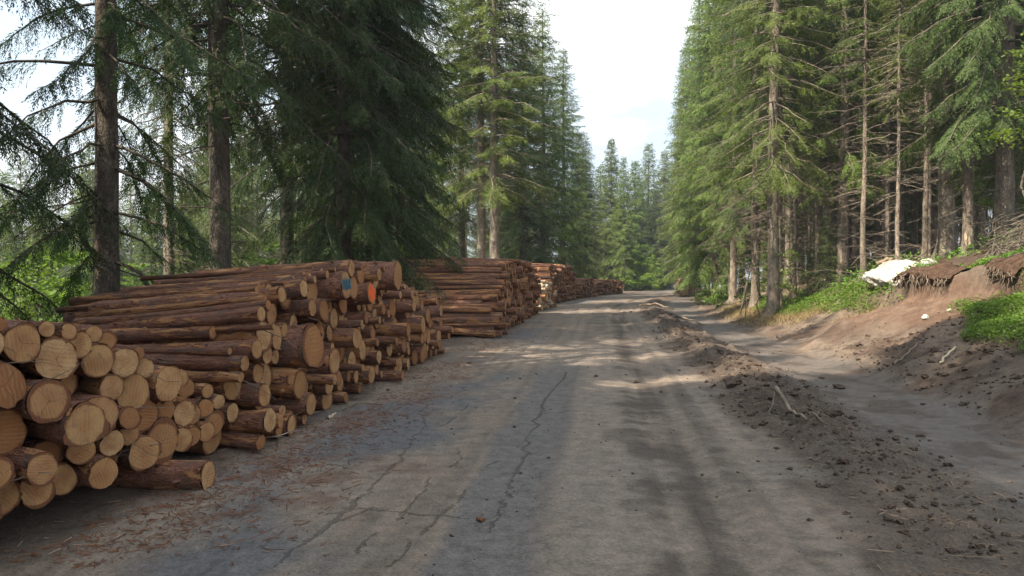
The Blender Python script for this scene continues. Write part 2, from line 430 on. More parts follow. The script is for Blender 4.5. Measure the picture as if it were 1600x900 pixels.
base = bl(base, win(.9, 1.1, 1.6, 1.9, TT + .2 * n2) * np.clip(-.05 + 1.3 * n4 + .5 * n1 + .9 * n5, 0, .8), (.085, .064, .05))
base = bl(base, win(-.6, -.3, .1, .3, TT) * sstep(14, 20, YY) * np.clip(.4 + n2, 0, .7), (.09, .07, .055))
base = bl(base, win(1.3, 1.9, 2.6, 3.2, TT + .5 * n2) * np.clip(.75 + .7 * n2, 0, .95) * np.interp(YY, [4, 6, 9], [.55, .75, 1]), (.088, .061, .044))         # churned ridge
base = bl(base, win(2.5, 3.1, 4.2, 4.9, TT + .3 * n2) * .9, (.108, .090, .078))                  # damp lane
base = bl(base, win(2.8, 3.2, 4.4, 5.2, TT + .6 * n1) * sstep(0.05, .35, n2 + n4 * .6), (.075, .055, .043))
bankc = bl(np.ones((nY, nT, 3)) * C(.155, .115, .085), sstep(-.15, .35, n2 + .4 * n1), (.10, .064, .045))
bankc = bl(bankc, sstep(.05, .4, fbm(YY * .9, TT * .9, 3, 61)) * .7, (.215, .16, .118))
bankc = bl(bankc, sstep(.08, .3, fbm(YY * 3.2, TT * 3.2, 4, 64)) * .8, (.07, .047, .034))
wb = sstep(4.1, 4.9, TT + .5 * n2)
base = base * (1 - wb[..., None]) + bankc * wb[..., None]
wet = win(2.5, 3.1, 4.2, 4.9, TT + .3 * n2) * .8
redd = win(13.5, 14.5, 18.5, 19.5, YY) * win(-2.2, -1.2, -.05, .1, TT - tlip(YY))
base = bl(base, redd * .6, (.17, .095, .06))
dg = sstep(5.6, 6.2, TT + .8 * n1 - np.interp(YY, [0, 14, 40], [0, 0, .5])) * sstep(18, 21, YY)
base = bl(base, dg * .75, (.20, .155, .095))                                               # straw fringe
wf = sstep(7.4, 8.6, TT + .9 * n1)
base = bl(base, wf, (.075, .048, .032))
base = bl(base, wf * sstep(.0, .4, n2) * .8, (.125, .075, .045))
wl = 1 - sstep(-3.5, -2.8, TT + .7 * n2)
base = bl(base, wl * .8, (.11, .074, .054))                                              # bark litter by the stacks
base = bl(base, win(-3.2, -2.6, -2.2, -1.5, TT + 1.2 * n1) * sstep(.12, .4, n2 + .3 * n1) * .6, (.125, .068, .045))
wl2 = 1 - sstep(-7.5, -6, TT)
base = bl(base, wl2, (.07, .06, .03))
base = bl(base, wl2 * sstep(-.1, .3, n1), (.075, .10, .03))
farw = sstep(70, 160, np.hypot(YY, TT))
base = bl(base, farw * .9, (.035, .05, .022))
CR = [[(60,890),(130,820),(240,760),(300,705),(380,640),(470,550),(530,490),(580,440),(640,370),(650,340)], [(380,635),(500,645),(610,655),(700,668),(880,675)],
 [(680,750),(740,690),(780,655),(830,610),(870,555)], [(580,690),(615,645),(690,570),(720,505)],
 [(960,730),(1000,660),(1050,530),(1080,460),(1130,330),(1190,200),(1280,60)], [(410,835),(440,780),(500,740)], [(270,665),(350,655),(420,640),(480,635)],
 [(800,465),(850,430),(830,380)], [(540,890),(610,840),(640,760)], [(0,810),(60,760),(110,730)], [(760,290),(820,260),(880,200)], [(940,460),(1010,430)], [(300,705),(400,670),(470,640)], [(650,340),(690,290),(700,240)]]
rc = np.random.RandomState(77)
dist = np.full((nY, nT), 9.0)
sel = (YY > 3.6) & (YY < 16) & (TT > -3.2) & (TT < .6)
xs_, ys_ = XX[sel], YY[sel]; dd = np.full(len(xs_), 9.0)
for ci, line in enumerate(CR):
    P = np.array([(1934 / (.378 * b + 130), 0) for a, b in line]); P[:, 1] = [((400 + .378 * a) - 800) / F * y_ for (a, b), y_ in zip(line, P[:, 0])]
    k = np.linspace(0, len(P) - 1, (len(P) - 1) * 7 + 1); P = np.stack([np.interp(k, np.arange(len(P)), P[:, c_]) for c_ in (1, 0)], -1)
    P[1:-1] += rc.randn(len(P) - 2, 2) * np.minimum(.022, .1 * np.linalg.norm(P[2:] - P[:-2], axis=1))[:, None]
    wdt = (.012, .007, .008, .006, .009, .006)[ci] if ci < 6 else .004
    for (a, b) in zip(P[:-1], P[1:]):
        ab = b - a; u_ = np.clip(((xs_ - a[0]) * ab[0] + (ys_ - a[1]) * ab[1]) / (ab @ ab + 1e-9), 0, 1)
        d_ = np.hypot(xs_ - a[0] - u_ * ab[0], ys_ - a[1] - u_ * ab[1]) - wdt * (-.3 + 1.5 * rc.rand())
        dd = np.minimum(dd, d_)
dist[sel] = dd
crk = dist
_old = win(-3.2, -2.6, -.5, -.35, TT) * (1 - sstep(11, 19, YY)) * np.clip(.85 + n1, 0, 1)
rough = np.clip(win(1.4, 1.9, 2.8, 3.2, TT) + sstep(4.2, 5, TT) * .7 + (1 - sstep(-3.6, -2.8, TT)) * .6, 0, 1)
rgba = np.concatenate([np.clip(base, .01, 1), np.ones((nY, nT, 1))], -1)
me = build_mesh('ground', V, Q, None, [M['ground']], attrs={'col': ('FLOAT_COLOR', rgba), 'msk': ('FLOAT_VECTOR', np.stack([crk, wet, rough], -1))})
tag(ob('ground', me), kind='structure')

# ------------------------------------------------------------------ logs
def log_mesh(seed, nseg=26, nring=18, far=False):
    """unit log: face at x=0, back end at x=1, radius 1 (scaled on the object)"""
    r = np.random.RandomState(seed)
    th = np.arange(nseg) / nseg * 2 * np.pi
    xs = np.linspace(0, 1, nring)
    taper = 1.0 - .14 * xs if seed % 3 else .88 + .12 * xs
    flare = 1 + .08 * np.exp(-xs / .05) * (seed % 4 == 1)
    ov = 1 + .05 * r.randn() * np.cos(2 * th + r.rand() * 6) + .03 * r.randn() * np.cos(3 * th + r.rand() * 6)
    rr = (taper * flare)[:, None] * ov[None, :]
    if not far:
        rr = rr * (1 + .15 * fbm(xs[:, None] * 14 + np.zeros((1, nseg)), np.cos(th)[None, :] * 2 + np.sin(th)[None, :] * 1.3 + 9 + np.zeros((nring, 1)), 3, 70 + seed % 7))
    bend = (.55 * np.sin(xs * np.pi) + .22 * np.sin(xs * 2 * np.pi + r.rand())) * (r.rand() - .5)
    Vb = np.stack([np.repeat(xs[:, None], nseg, 1), rr * np.cos(th) + bend[:, None], rr * np.sin(th)], -1)
    if not far:
        Vb[0, :, 0] += .004 * r.randn(nseg)
    Vb = Vb.reshape(-1, 3)
    i = np.arange(nring - 1)[:, None] * nseg; j = np.arange(nseg)[None, :]; j2 = (j + 1) % nseg
    Qb = np.stack([i + j, i + nseg + j, i + nseg + j2, i + j2], -1).reshape(-1, 4)
    tilt = .10 * (r.rand(2) - .5)
    # back cap
    a = (nring - 1) * nseg; jj = np.arange(nseg)
    Vc = np.vstack([Vb, [[1.0, 0, 0]]])
    Tb = np.stack([a + jj, np.full(nseg, len(Vb)), a + (jj + 1) % nseg], -1)
    # cut face: two rings and a centre
    ring0 = Vb[:nseg] * [0, 1, 1] + [-.0006, 0, 0]
    f = np.vstack([ring0 * [1, .985, .985], ring0 * [1, .5, .5] + [-.0012, 0, 0], [[-.0015, 0, 0]]])
    Qf = np.stack([jj, (jj + 1) % nseg, nseg + (jj + 1) % nseg, nseg + jj], -1)
    Tf = np.stack([nseg + jj, nseg + (jj + 1) % nseg, np.full(nseg, 2 * nseg)], -1)
    return Vc, Qb, Tb, f, Qf, Tf
LC = np.array([16.0, 1, 1])
NV = 14
log_meshes = []
for k in range(NV):
    Vc, Qb, Tb, f, Qf, Tf = log_mesh(100 + k)
    lcb = Vc * LC; lcf = f * LC
    rs = np.random.RandomState(500 + k); qmk = [np.zeros(len(Qb))]; tmk = [np.ones(len(Tb))]
    Vc = [Vc]; Qb = [Qb]; Tb = [Tb]; nn = len(Vc[0])
    for q in range(rs.randint(7, 13)):                       # knots and branch stubs, ragged bark flaps
        x = .04 + .92 * rs.rand(); th = rs.rand() * 6.28; rb = float(np.interp(x, [0, 1], [1, .87])) * .90
        hgt = (.12 + .22 * rs.rand()); wy = .10 + .08 * rs.rand(); k6 = np.arange(6) / 6 * 2 * np.pi
        rows = []
        for hh, ww in ((0, 1.5), (.5, 1.0), (1, .8)):
            a_ = th + ww * wy * np.sin(k6); rows.append(np.stack([x + ww * wy / 16 * np.cos(k6) + .01 * hh, (rb + hgt * hh) * np.cos(a_), (rb + hgt * hh) * np.sin(a_)], -1))
        v_ = np.vstack(rows + [[[x + .01, (rb + hgt * .95) * math.cos(th), (rb + hgt * .95) * math.sin(th)]]])
        j = np.arange(6); j2 = (j + 1) % 6
        Vc.append(v_); Qb.append(np.vstack([np.stack([a + j, a + j2, a + 6 + j2, a + 6 + j], -1) for a in (0, 6)]) + nn); qmk.append(np.zeros(12))
        Tb.append(np.stack([12 + j, 12 + j2, np.full(6, 18)], -1) + nn); tmk.append(np.full(6, 1 if rs.rand() < .4 else 0)); nn += 19
    for q in range(rs.randint(5, 10)):
        x = rs.rand() * .95; th = rs.rand() * 6.28; L = .012 + .03 * rs.rand(); dth = .10 + .2 * rs.rand(); rb = float(np.interp(x, [0, 1], [1, .87]))
        v_ = [[x, rb * .97 * math.cos(th), rb * .97 * math.sin(th)], [x + L, rb * .97 * math.cos(th + .1), rb * .97 * math.sin(th + .1)],
              [x + L * 1.1, (rb + .16 * rs.rand()) * math.cos(th + dth), (rb + .16) * math.sin(th + dth)], [x + L * .1, (rb + .20) * math.cos(th + dth), (rb + .14) * math.sin(th + dth)]]
        Vc.append(np.array(v_)); Qb.append(np.array([[0, 1, 2, 3]]) + nn); qmk.append(np.zeros(1)); nn += 4
    Vc = np.vstack(Vc); Qb = np.vstack(Qb); Tb = np.vstack(Tb); lcb = Vc * LC
    mb = build_mesh('cut_log', Vc, Qb, Tb, [M['log_bark'], M['log_cut']], np.concatenate(qmk), np.concatenate(tmk), True, {'lc': ('FLOAT_VECTOR', lcb)})
    mf = build_mesh('cut_face', f, Qf, Tf, [M['log_cut']], None, None, False, {'lc': ('FLOAT_VECTOR', lcf)})
    log_meshes.append((mb, mf))

def pack(umax, floor, top, radius, sched=(), seed=1, slack=.03):
    """drops circles into the stack's end elevation, lowest resting place first"""
    r_ = np.random.RandomState(seed)
    us = np.arange(0, umax, .015)
    fl = np.array([floor(u) for u in us]); tp = np.array([top(u) for u in us])
    P = np.zeros((0, 3)); out = []
    sched = list(sched); fails = 0
    def rest(r):
        z = fl + r
        if len(P):
            d = np.abs(us[:, None] - P[None, :, 0]); s_ = r + P[None, :, 2]
            zz = np.where(d < s_, P[None, :, 1] + np.sqrt(np.maximum(s_ ** 2 - d ** 2, 0)), -9)
            z = np.maximum(z, zz.max(1))
        return z
    def put(u, z, r, name=None):
        nonlocal P
        lay = 1
        for q in out:
            if math.hypot(q['u'] - u, q['z'] - z) < q['r'] + r + .012 and q['z'] < z - .3 * r: lay = max(lay, q['layer'] + 1)
        out.append(dict(u=u, z=z, r=r, layer=lay, name=name)); P = np.vstack([P, [u, z, r]])
    while fails < 60:
        done = False
        for sdef in list(sched):
            u0, z0, r0, nm = sdef
            z = rest(r0); k = int(np.argmin(np.where(np.abs(us - u0) < .12, z, 99)))
            if z[k] > z0 - .09:
                put(us[k], z[k], r0, nm); sched.remove(sdef); done = True
        r = radius(r_) * (.62 if 12 < fails < 30 or fails > 42 else 1.0)
        z = rest(r)
        sc_ = np.where(z + r <= tp + slack, z + .05 * r_.rand(), 99)
        for (u0, z0, r0, nm) in sched:
            sc_ = np.where((np.abs(us - u0) < r0 + r * .8) & (z + r > z0 - r0 + .02) , 99, sc_)
        k = int(np.argmin(sc_))
        if sc_[k] > 50:
            fails += 1
            if fails == 30 and sched:
                sdef = sched.pop(0); u0, z0, r0, nm = sdef; z = rest(r0); k = int(np.argmin(np.where(np.abs(us - u0) < .12, z, 99))); put(us[k], z[k], r0, nm); fails = 0
            continue
        put(us[k], z[k], r); fails = 0
    for sdef in sched:
        u0, z0, r0, nm = sdef; z = rest(r0); k = int(np.argmin(np.where(np.abs(us - u0) < .15, z, 99))); put(us[k], z[k], r0, nm)
    return out

ALL = []      # every log: dict(loc, rot matrix, r, L, score, ...)
def axis_at(Y, phi):
    T = np.array([dcx(Y), 1.0]); T /= np.linalg.norm(T); Nn = np.array([-T[1], T[0]])
    return Nn * math.cos(phi) + T * math.sin(phi)
def place(stack, packed, Yof, tface, L, phi, seed, jit=.10, dL=.06, tilt=1.2, zof=lambda Y: 0, back=None):
    r_ = np.random.RandomState(seed)
    for p in packed:
        Y = Yof(p['u']); a = axis_at(Y, phi(p['u']) + rad(r_.randn() * 1.6))
        off = r_.randn() * jit
        if r_.rand() < .08: off += r_.choice([-1, 1]) * .2
        off = float(np.clip(off, -.35, .35))
        if p['name']: off = -.30
        Lk = L * (1 + dL * r_.randn())
        X = float(cx(Y)) + tface
        loc = np.array([X + a[0] * off, Y + a[1] * off, p['z'] + zof(Y)])
        pit = rad(r_.randn() * tilt) - (rad(5.0) * float(np.clip((p['z'] - .5) / .9, 0, 1)) if stack == 'tall' else 0)
        ax = Vector((a[0] * math.cos(pit), a[1] * math.cos(pit), math.sin(pit)))
        roll = r_.rand() * 6.28
        vis = 1.0 + (3 if (p.get('side')) else 0)
        ALL.append(dict(stack=stack, loc=loc, ax=ax, roll=roll, r=p['r'], L=Lk, layer=p['layer'], u=p['u'], name=p['name'], Y=Y,
                        score=p['r'] ** 2 / Y ** 2 * vis))

def rad_fn(med, sig, lo, hi):
    return lambda r_: float(np.clip(med * math.exp(sig * r_.randn()), lo, hi))
# near stack: low front part with logs swung towards the camera, then the tall part, then the lower tail
def top1(u): return float(np.interp(u, [2.5, 2.75, 3.0, 3.3, 4.2, 5.0, 5.8, 6.6, 7.0, 7.7, 7.95, 8.6, 9.6, 11.0, 11.5], [.78, 1.02, 1.30, 1.46, 1.57, 1.68, 1.70, 1.72, 1.70, 1.62, 1.50, 1.42, 1.34, 1.02, .7]))
def floor1(u): return .23 if u < 2.1 else 0.02
def rad1(r_):
    return float(np.clip(.087 * math.exp(.36 * r_.randn()), .042, .15))
def Y1(u): return 4.0 + 1.08 * min(u, 2.0) + max(u - 2.0, 0)
sched1 = [(4.1, .90, .24, 'big'), (5.1, 1.50, .165, 'blue'), (6.0, 1.45, .145, 'orange'), (7.42, 1.66, .23, 'topbutt'), (5.3, 1.76, .115, 'topgrey')]
radA = rad_fn(.108, .20, .06, .14)
pk = pack(2.45, lambda u: .23, lambda u: float(np.interp(u, [0, .9, 1.2, 1.6, 2.2, 2.5], [1.38, 1.27, 1.18, .95, .74, .62])), radA, [], 3)
place('front', pk, Y1, -3.3, 2.3, lambda u: rad(25), 5, jit=.07)
pk = pack(9.0, lambda u: .02, lambda u: top1(u + 2.6), rad1, [(a - 2.6, b, c, d) for a, b, c, d in sched1], 11)
for p in pk: p['u'] += 2.6
place('tall', pk, Y1, -3.3, 2.15, lambda u: rad(float(np.interp(u, [2.6, 3.4], [9, 3]))), 6, jit=.16)
# ground logs under the front part
for (Y, dX, r) in ((5.75, .62, .115),):
    a = axis_at(Y, rad(-2)); ALL.append(dict(stack='bearer', loc=np.array([cx(Y) - 3.3 + dX * .6, Y, r - .01]), ax=Vector((a[0], a[1], 0)), roll=1.0 + Y, r=r, L=2.4, layer=0, u=0, name='bearer%d' % (Y > 5), Y=Y, score=1))
# second stack
def top2(u): return float(np.interp(u, [0, .25, .9, 2.2, 5, 9, 12.2, 12.6], [.35, .75, 1.45, 1.95, 2.1, 2.05, 1.8, 1.2]))
pk = pack(12.6, lambda u: .02, top2, rad_fn(.092, .22, .06, .14), [], 21)
for p in pk:
    near = [q for q in pk if q['z'] > p['z'] - .05 and q['z'] < p['z'] + .25 and q['u'] < p['u'] - .06]
    p['side'] = not near or p['z'] > top2(p['u']) - .2 and p['u'] < 3
place('second', pk, lambda u: 19.6 + u, -2.75, 4.0, lambda u: rad(1), 7, jit=.12, dL=.03)
# pale stack between the second and third
def top3(u): return float(np.interp(u, [0, .5, 2.5, 5.5, 6], [.6, 1.15, 1.35, 1.1, .6]))
pk = pack(6.0, lambda u: .02, top3, rad_fn(.085, .2, .06, .12), [], 31)
place('pale', pk, lambda u: 33.0 + u, -2.75, 2.2, lambda u: rad(20), 8, jit=.15)
def mk(seed, Y0, n, h, tf, L, phi=1, med=.1, stack='third'):
    tp = lambda u: float(np.interp(u, [0, .4, 1.6, n - 1.5, n - .2, n], [.5, 1.0, h, h, h * .8, .5]))
    pk = pack(n, lambda u: .02, tp, rad_fn(med, .22, .07, .16), [], seed)
    place(stack, pk, lambda u: Y0 + u, tf, L, lambda u: rad(phi), seed + 1, jit=.12, dL=.03, zof=lambda Y: 0)
mk(41, 40.5, 9.6, 2.2, -3.3, 4.0, 1, .105, 'third')
mk(51, 53.2, 4.6, 1.35, -3.4, 3.5, 1, .11, 'fourth')
mk(61, 60.5, 7.0, 1.2, -3.5, 3.5, 1, .12, 'fifth')
# pale stack on the right verge, seen far down the road (axis mirrored)
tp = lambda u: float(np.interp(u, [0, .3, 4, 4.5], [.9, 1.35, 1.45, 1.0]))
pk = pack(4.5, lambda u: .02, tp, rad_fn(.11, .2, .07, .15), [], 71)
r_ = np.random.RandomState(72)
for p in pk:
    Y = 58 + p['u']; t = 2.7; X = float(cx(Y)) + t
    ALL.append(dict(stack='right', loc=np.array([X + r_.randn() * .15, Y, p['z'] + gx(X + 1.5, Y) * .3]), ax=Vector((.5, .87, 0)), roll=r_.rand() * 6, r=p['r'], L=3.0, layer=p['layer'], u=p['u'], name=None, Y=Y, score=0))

ALL.sort(key=lambda d: -d['score'])
IND = ALL[:298]; REST = ALL[298:]
# keep every named log individual
def log_matrix(d):
    x = d['ax'].normalized(); z0 = Vector((0, 0, 1)); yv = z0.cross(x).normalized(); zv = x.cross(yv)
    m = Matrix((x, yv, zv)).transposed()
    return m @ Matrix.Rotation(d['roll'], 3, 'X')
SIZE = lambda r: 'thick' if r > .13 else 'medium' if r > .095 else 'slim'
special = {
    'big': 'thickest log in the middle of the near stack, its big oval end facing the road',
    'blue': 'log near the stack top with a blue paint smear on its end',
    'orange': 'log with its end face sprayed bright orange near the stack top',
    'topbutt': 'very thick butt log lying on the highest far corner of the near stack',
    'topgrey': 'log lying loose on the stack top just above the blue-marked log',
    'bearer1': 'single log on the ground sticking out from under the near stack',
    'bearer0': 'bearer log on the ground under the closest end of the near stack',
}
where = {'front': 'front part of the near stack', 'tall': 'tall part of the near stack', 'second': 'second stack along the road'}
import collections
cnt = collections.Counter()
groups = collections.defaultdict(list)
for d in IND: groups[(d['stack'], d['layer'])].append(d)
for k, lst in groups.items():
    lst.sort(key=lambda d: d['u'])
    for n, d in enumerate(lst): d['ordn'] = n + 1
logs_named = {}
for n, d in enumerate(IND):
    mb, mf = log_meshes[n % NV]
    o = bpy.data.objects.new('cut_log', mb); col.objects.link(o)
    o.matrix_world = Matrix.Translation(Vector(d['loc'])) @ log_matrix(d).to_4x4() @ Matrix.Diagonal((d['L'], d['r'], d['r'], 1))
    fo = bpy.data.objects.new('cut_face', mf); col.objects.link(fo); fo.parent = o
    if d['name']:
        lab = special[d['name']]; logs_named[d['name']] = o
    else:
        lab = f"{SIZE(d['r'])} log, {where[d['stack']]}, {ordw(d['layer'])} layer up, {ordw(d['ordn'])} from its near end"
    tag(o, lab, 'log', 'logs in the second roadside stack' if d['stack'] == 'second' else 'logs in the near roadside stack')
# the remaining logs of the far stacks as one mass
VV = []; QQ = []; TTi = []; qm = []; tm = []; LCs = []; RN = []; nv = 0
fm = [log_mesh(300 + k, 12, 4, True) for k in range(6)]
rr_ = np.random.RandomState(5)
for n, d in enumerate(REST):
    Vc, Qb, Tb, f, Qf, Tf = fm[n % 6]
    m = np.array(log_matrix(d))
    S = np.array([d['L'], d['r'], d['r']])
    for (v_, q_, t_, mq, mt) in ((Vc, Qb, Tb, 0, 1), (f, Qf, Tf, 1, 1)):
        VV.append((v_ * S) @ m.T + d['loc']); LCs.append(v_ * LC)
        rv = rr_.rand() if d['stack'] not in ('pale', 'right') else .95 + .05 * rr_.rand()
        RN.append(np.full(len(v_), rv))
        QQ.append(q_ + nv); TTi.append(t_ + nv); qm.append(np.full(len(q_), mq)); tm.append(np.full(len(t_), mt)); nv += len(v_)
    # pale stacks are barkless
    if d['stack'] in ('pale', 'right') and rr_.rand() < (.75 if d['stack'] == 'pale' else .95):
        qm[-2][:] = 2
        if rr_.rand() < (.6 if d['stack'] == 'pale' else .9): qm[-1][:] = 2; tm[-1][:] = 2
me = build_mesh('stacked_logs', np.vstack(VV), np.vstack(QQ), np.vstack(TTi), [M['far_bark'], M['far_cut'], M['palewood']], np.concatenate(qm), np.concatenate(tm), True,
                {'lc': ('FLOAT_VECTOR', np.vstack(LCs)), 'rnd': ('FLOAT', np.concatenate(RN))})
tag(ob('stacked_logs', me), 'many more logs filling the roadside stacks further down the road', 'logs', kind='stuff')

# paint marks, thin irregular skins just proud of the cut face
def paint(o, mt, polys, x=-.004, name='paint_mark'):
    V = []; T = []
    for poly in polys:
        n = len(poly); b = len(V)
        V += [(x, p, q) for p, q in poly] + [(x, sum(p for p, _ in poly) / n, sum(q for _, q in poly) / n)]
        T += [(b + k, b + (k + 1) % n, b + n) for k in range(n)]
    ob(name, build_mesh(name, V, None, T, [M[mt]], smooth=False), parent=o)
def unroll(nm):
    d = [d for d in IND if d['name'] == nm][0]; return d['roll']
def rotp(poly, nm):
    a = -unroll(nm); return [(p * math.cos(a) - q * math.sin(a), p * math.sin(a) + q * math.cos(a)) for p, q in poly]
if 'orange' in logs_named:
    rj = np.random.RandomState(3)
    paint(logs_named['orange'], 'orange', [[(.86 * (1 + .11 * rj.randn()) * math.cos(a), .84 * (1 + .11 * rj.randn()) * math.sin(a)) for a in np.linspace(0, 6.28, 26)[:-1]]])
if 'blue' in logs_named:
    o = logs_named['blue']; rj = np.random.RandomState(4)
    patch = [(-.85, -.25), (-.6, -.38), (-.2, -.30), (.2, -.40), (.6, -.3), (.9, -.22), (.92, .2), (.75, .42), (.35, .36), (0, .45), (-.35, .36), (-.7, .40), (-.9, .15)]
    pp = [patch[i] if w_ == 0 else tuple(.5 * np.array(patch[i]) + .5 * np.array(patch[(i + 1) % len(patch)])) for i in range(len(patch)) for w_ in (0, 1)]
    pp = [(p * (1 + .06 * rj.randn()), q * (1 + .22 * rj.randn())) for p, q in pp]
    paint(o, 'blue', [rotp(pp, 'blue')])
    strokes = []
    def stroke(a, b, w=.05):
        a = np.array(a); b = np.array(b); d = (b - a) / np.linalg.norm(b - a); nrm = np.array([-d[1], d[0]]) * w
        return [tuple(a - nrm), tuple(b - nrm), tuple(b + nrm), tuple(a + nrm)]
    for a, b in (((.7, -.28), (.52, .32)), ((.52, .32), (.36, -.28)), ((.2, -.3), (.05, .34)), ((.05, .34), (-.14, -.3)), ((-.14, -.3), (.2, -.3)), ((-.28, -.3), (-.68, .34)), ((-.28, .34), (-.7, -.28))):
        strokes.append(rotp(stroke(a, b), 'blue'))
    paint(o, 'bluedark', strokes, -.006, 'paint_lettering')


# ------------------------------------------------------------------ spruces
def spruce(seed, H, zb, rmax, r0, zdead, dz=.36, nper=4, tw=.085, bl_len=.085, bl_w=.026, bl_step=.034, droop=.5, prof=.75, sparse=1.0, cullz=None, kk=10, dead_len=1.4, dead_n=3, name='spruce', maxtw=.75):
    r = np.random.RandomState(seed)
    wood = MB()
    zs = np.concatenate([[-.5, -.1, 0, .15, .4, .9], np.linspace(1.6, H, 26)])
    rr = r0 * (1 - np.clip(zs, 0, H) / H) ** .85 + .006
    rr = rr * (1 + .55 * np.exp(-np.clip(zs, -.1, 99) / .22))
    sway = np.cumsum(r.randn(len(zs), 2) * .012, 0); sway -= sway[2]
    axis_ = lambda z: np.array([np.interp(z, zs, sway[:, 0]), np.interp(z, zs, sway[:, 1]), z])
    wood.tube(np.stack([sway[:, 0], sway[:, 1], zs], -1), rr, kk, jit=.07)
    TO = []; TD = []; TL = []; TS = []
    def branch(z, az, L, e0, e1, k=3, live=True, inner=.2, th=None):
        n = 7
        s = np.linspace(0, 1, n)
        hz = L * s; vz = L * (e0 * s + (e1) * s * s + .10 * np.maximum(s - .7, 0) ** 2 * 6)
        az_ = az + .18 * r.randn() * s
        b = axis_(z)
        P = np.stack([b[0] + hz * np.cos(az_), b[1] + hz * np.sin(az_), b[2] + vz], -1)
        P[1:] += r.randn(n - 1, 3) * .02 * L * .6
        thk = th if th else min(.034, .010 + .009 * L)
        wood.tube(P, thk * (1 - s * .85), k, cap=False)
        if live:
            nt = max(3, int(L * (1 - inner) / tw * 1.0 * sparse))
            ss = inner + (1 - inner) * (np.arange(nt) + r.rand(nt)) / nt
            ss = np.clip(ss, 0, .999)
            f = ss * (n - 1); i0 = f.astype(int); fr = (f - i0)[:, None]
            O = P[i0] * (1 - fr) + P[i0 + 1] * fr
            T = P[np.minimum(i0 + 1, n - 1)] - P[i0]; T /= np.linalg.norm(T, axis=1, keepdims=True)
            S = np.cross(T, [0, 0, 1.]); S /= np.linalg.norm(S, axis=1, keepdims=True) + 1e-9
            side = np.where(r.rand(nt) < .5, 1., -1.)[:, None]
            hang = r.rand(nt)[:, None]
            D = T * (.55 + .3 * r.rand(nt)[:, None]) + S * side * (.9 - .55 * hang) + np.array([0, 0, -1.]) * (.12 + droop * hang * 1.3)
            D /= np.linalg.norm(D, axis=1, keepdims=True)
            l = (.16 + .34 * L * (1 - ss) ** .8) * (.65 + .6 * r.rand(nt)); l = np.clip(l, .12, maxtw)
            TO.append(O); TD.append(D); TL.append(l); TS.append(S * side)
            # leader
            TO.append(P[-2:-1]); TD.append((P[-1:] - P[-2:-1]) / np.linalg.norm(P[-1] - P[-2])); TL.append(np.array([L / n * 1.3 + .1])); TS.append(S[-1:])
        else:
            for q in range(int(2 + L * 3)):
                s0 = .15 + .8 * r.rand(); f = s0 * (n - 1); i0 = int(f); O = P[i0] * (1 - f + i0) + P[min(i0 + 1, n - 1)] * (f - i0)
                T = P[min(i0 + 1, n - 1)] - P[i0]; T = T / (np.linalg.norm(T) + 1e-9)
                S = np.cross(T, [0, 0, 1.]) * r.choice([-1, 1])
                D = T * .7 + S * .8 + np.array([0, 0, -.4 * r.rand() + .1]); D /= np.linalg.norm(D)
                l = (.15 + .35 * r.rand()) * min(L, 1.4) * .8
                wood.tube(np.stack([O, O + D * l * .5 + [0, 0, -.02], O + D * l + [0, 0, -.09 * l]]), [.006, .004, .002], 3, cap=False)
    # dead lower limbs
    z = zdead
    while z < zb + 1.2:
        for q in range(r.poisson(dead_n)):
            L = dead_len * (.35 + .9 * r.rand()) * min(1, .55 + .5 * (z - zdead) / (zb - zdead + .1))
            branch(z + .2 * r.rand(), r.rand() * 6.28, L, .05 - .3 * r.rand(), -.18 * r.rand(), 3, False, th=.006 + .006 * L)
        z += .38
    # live whorls
    z = zb
    while z < H - .25:
        s = (H - z) / (H - zb)
        p = s ** prof * (1 - .28 * max(0, s - .75) / .25)
        n_ = nper + r.randint(0, 2)
        a0 = r.rand() * 6.28
        for q in range(n_):
            if r.rand() > sparse * .97 + .03: continue
            L = max(.22, rmax * p * (.62 + .5 * r.rand()))
            e0 = .55 * (1 - s) ** 1.6 - .20 * s + .10 * r.randn(); e1 = -.10 - .28 * s * droop * 2 + .12 * (1 - s)
            branch(z + dz * (r.rand() - .5), a0 + q * 6.28 / n_ + .35 * r.randn(), L, e0, e1, 3 if L < 1.4 else 4, True, .34 if s > .8 else .22 if s > .5 else .1)
        z += dz * (.75 + .5 * r.rand()) * (.7 + .3 * s)
    O = np.vstack(TO); D = np.vstack(TD); Lg = np.concatenate(TL); S = np.vstack(TS)
    # needle sprays along each twig
    nb = np.maximum(3, (Lg / bl_step).astype(int))
    idx = np.repeat(np.arange(len(O)), nb)
    k = np.arange(len(idx)) - np.repeat(np.cumsum(nb) - nb, nb)
    s = (k + r.rand(len(k)) * .8) / nb[idx]
    Dq = D[idx]; l = Lg[idx]
    sag = droop * .55
    Pt = O[idx] + Dq * (l * s)[:, None]; Pt[:, 2] -= sag * l * s * s
    Dl = Dq.copy(); Dl[:, 2] -= sag * 2 * s; Dl /= np.linalg.norm(Dl, axis=1, keepdims=True)
    Up = np.cross(Dl, S[idx]); Up /= np.linalg.norm(Up, axis=1, keepdims=True) + 1e-9
    Sd = np.cross(Up, Dl)
    sg = np.where(k % 2 == 0, 1., -1.)[:, None]
    roll = r.randn(len(k))[:, None] * .55
    B = Dl * (.75 + .2 * r.rand(len(k))[:, None]) + Sd * sg * (.62 * np.cos(roll)) + Up * (.62 * np.sin(roll))
    B /= np.linalg.norm(B, axis=1, keepdims=True)
    ln = bl_len * (.7 + .6 * r.rand(len(k))) * (1 - .35 * s)
    W = np.cross(B, Up + .4 * r.randn(len(k), 3)); W /= np.linalg.norm(W, axis=1, keepdims=True) + 1e-9
    w = bl_w * (.7 + .6 * r.rand(len(k)))
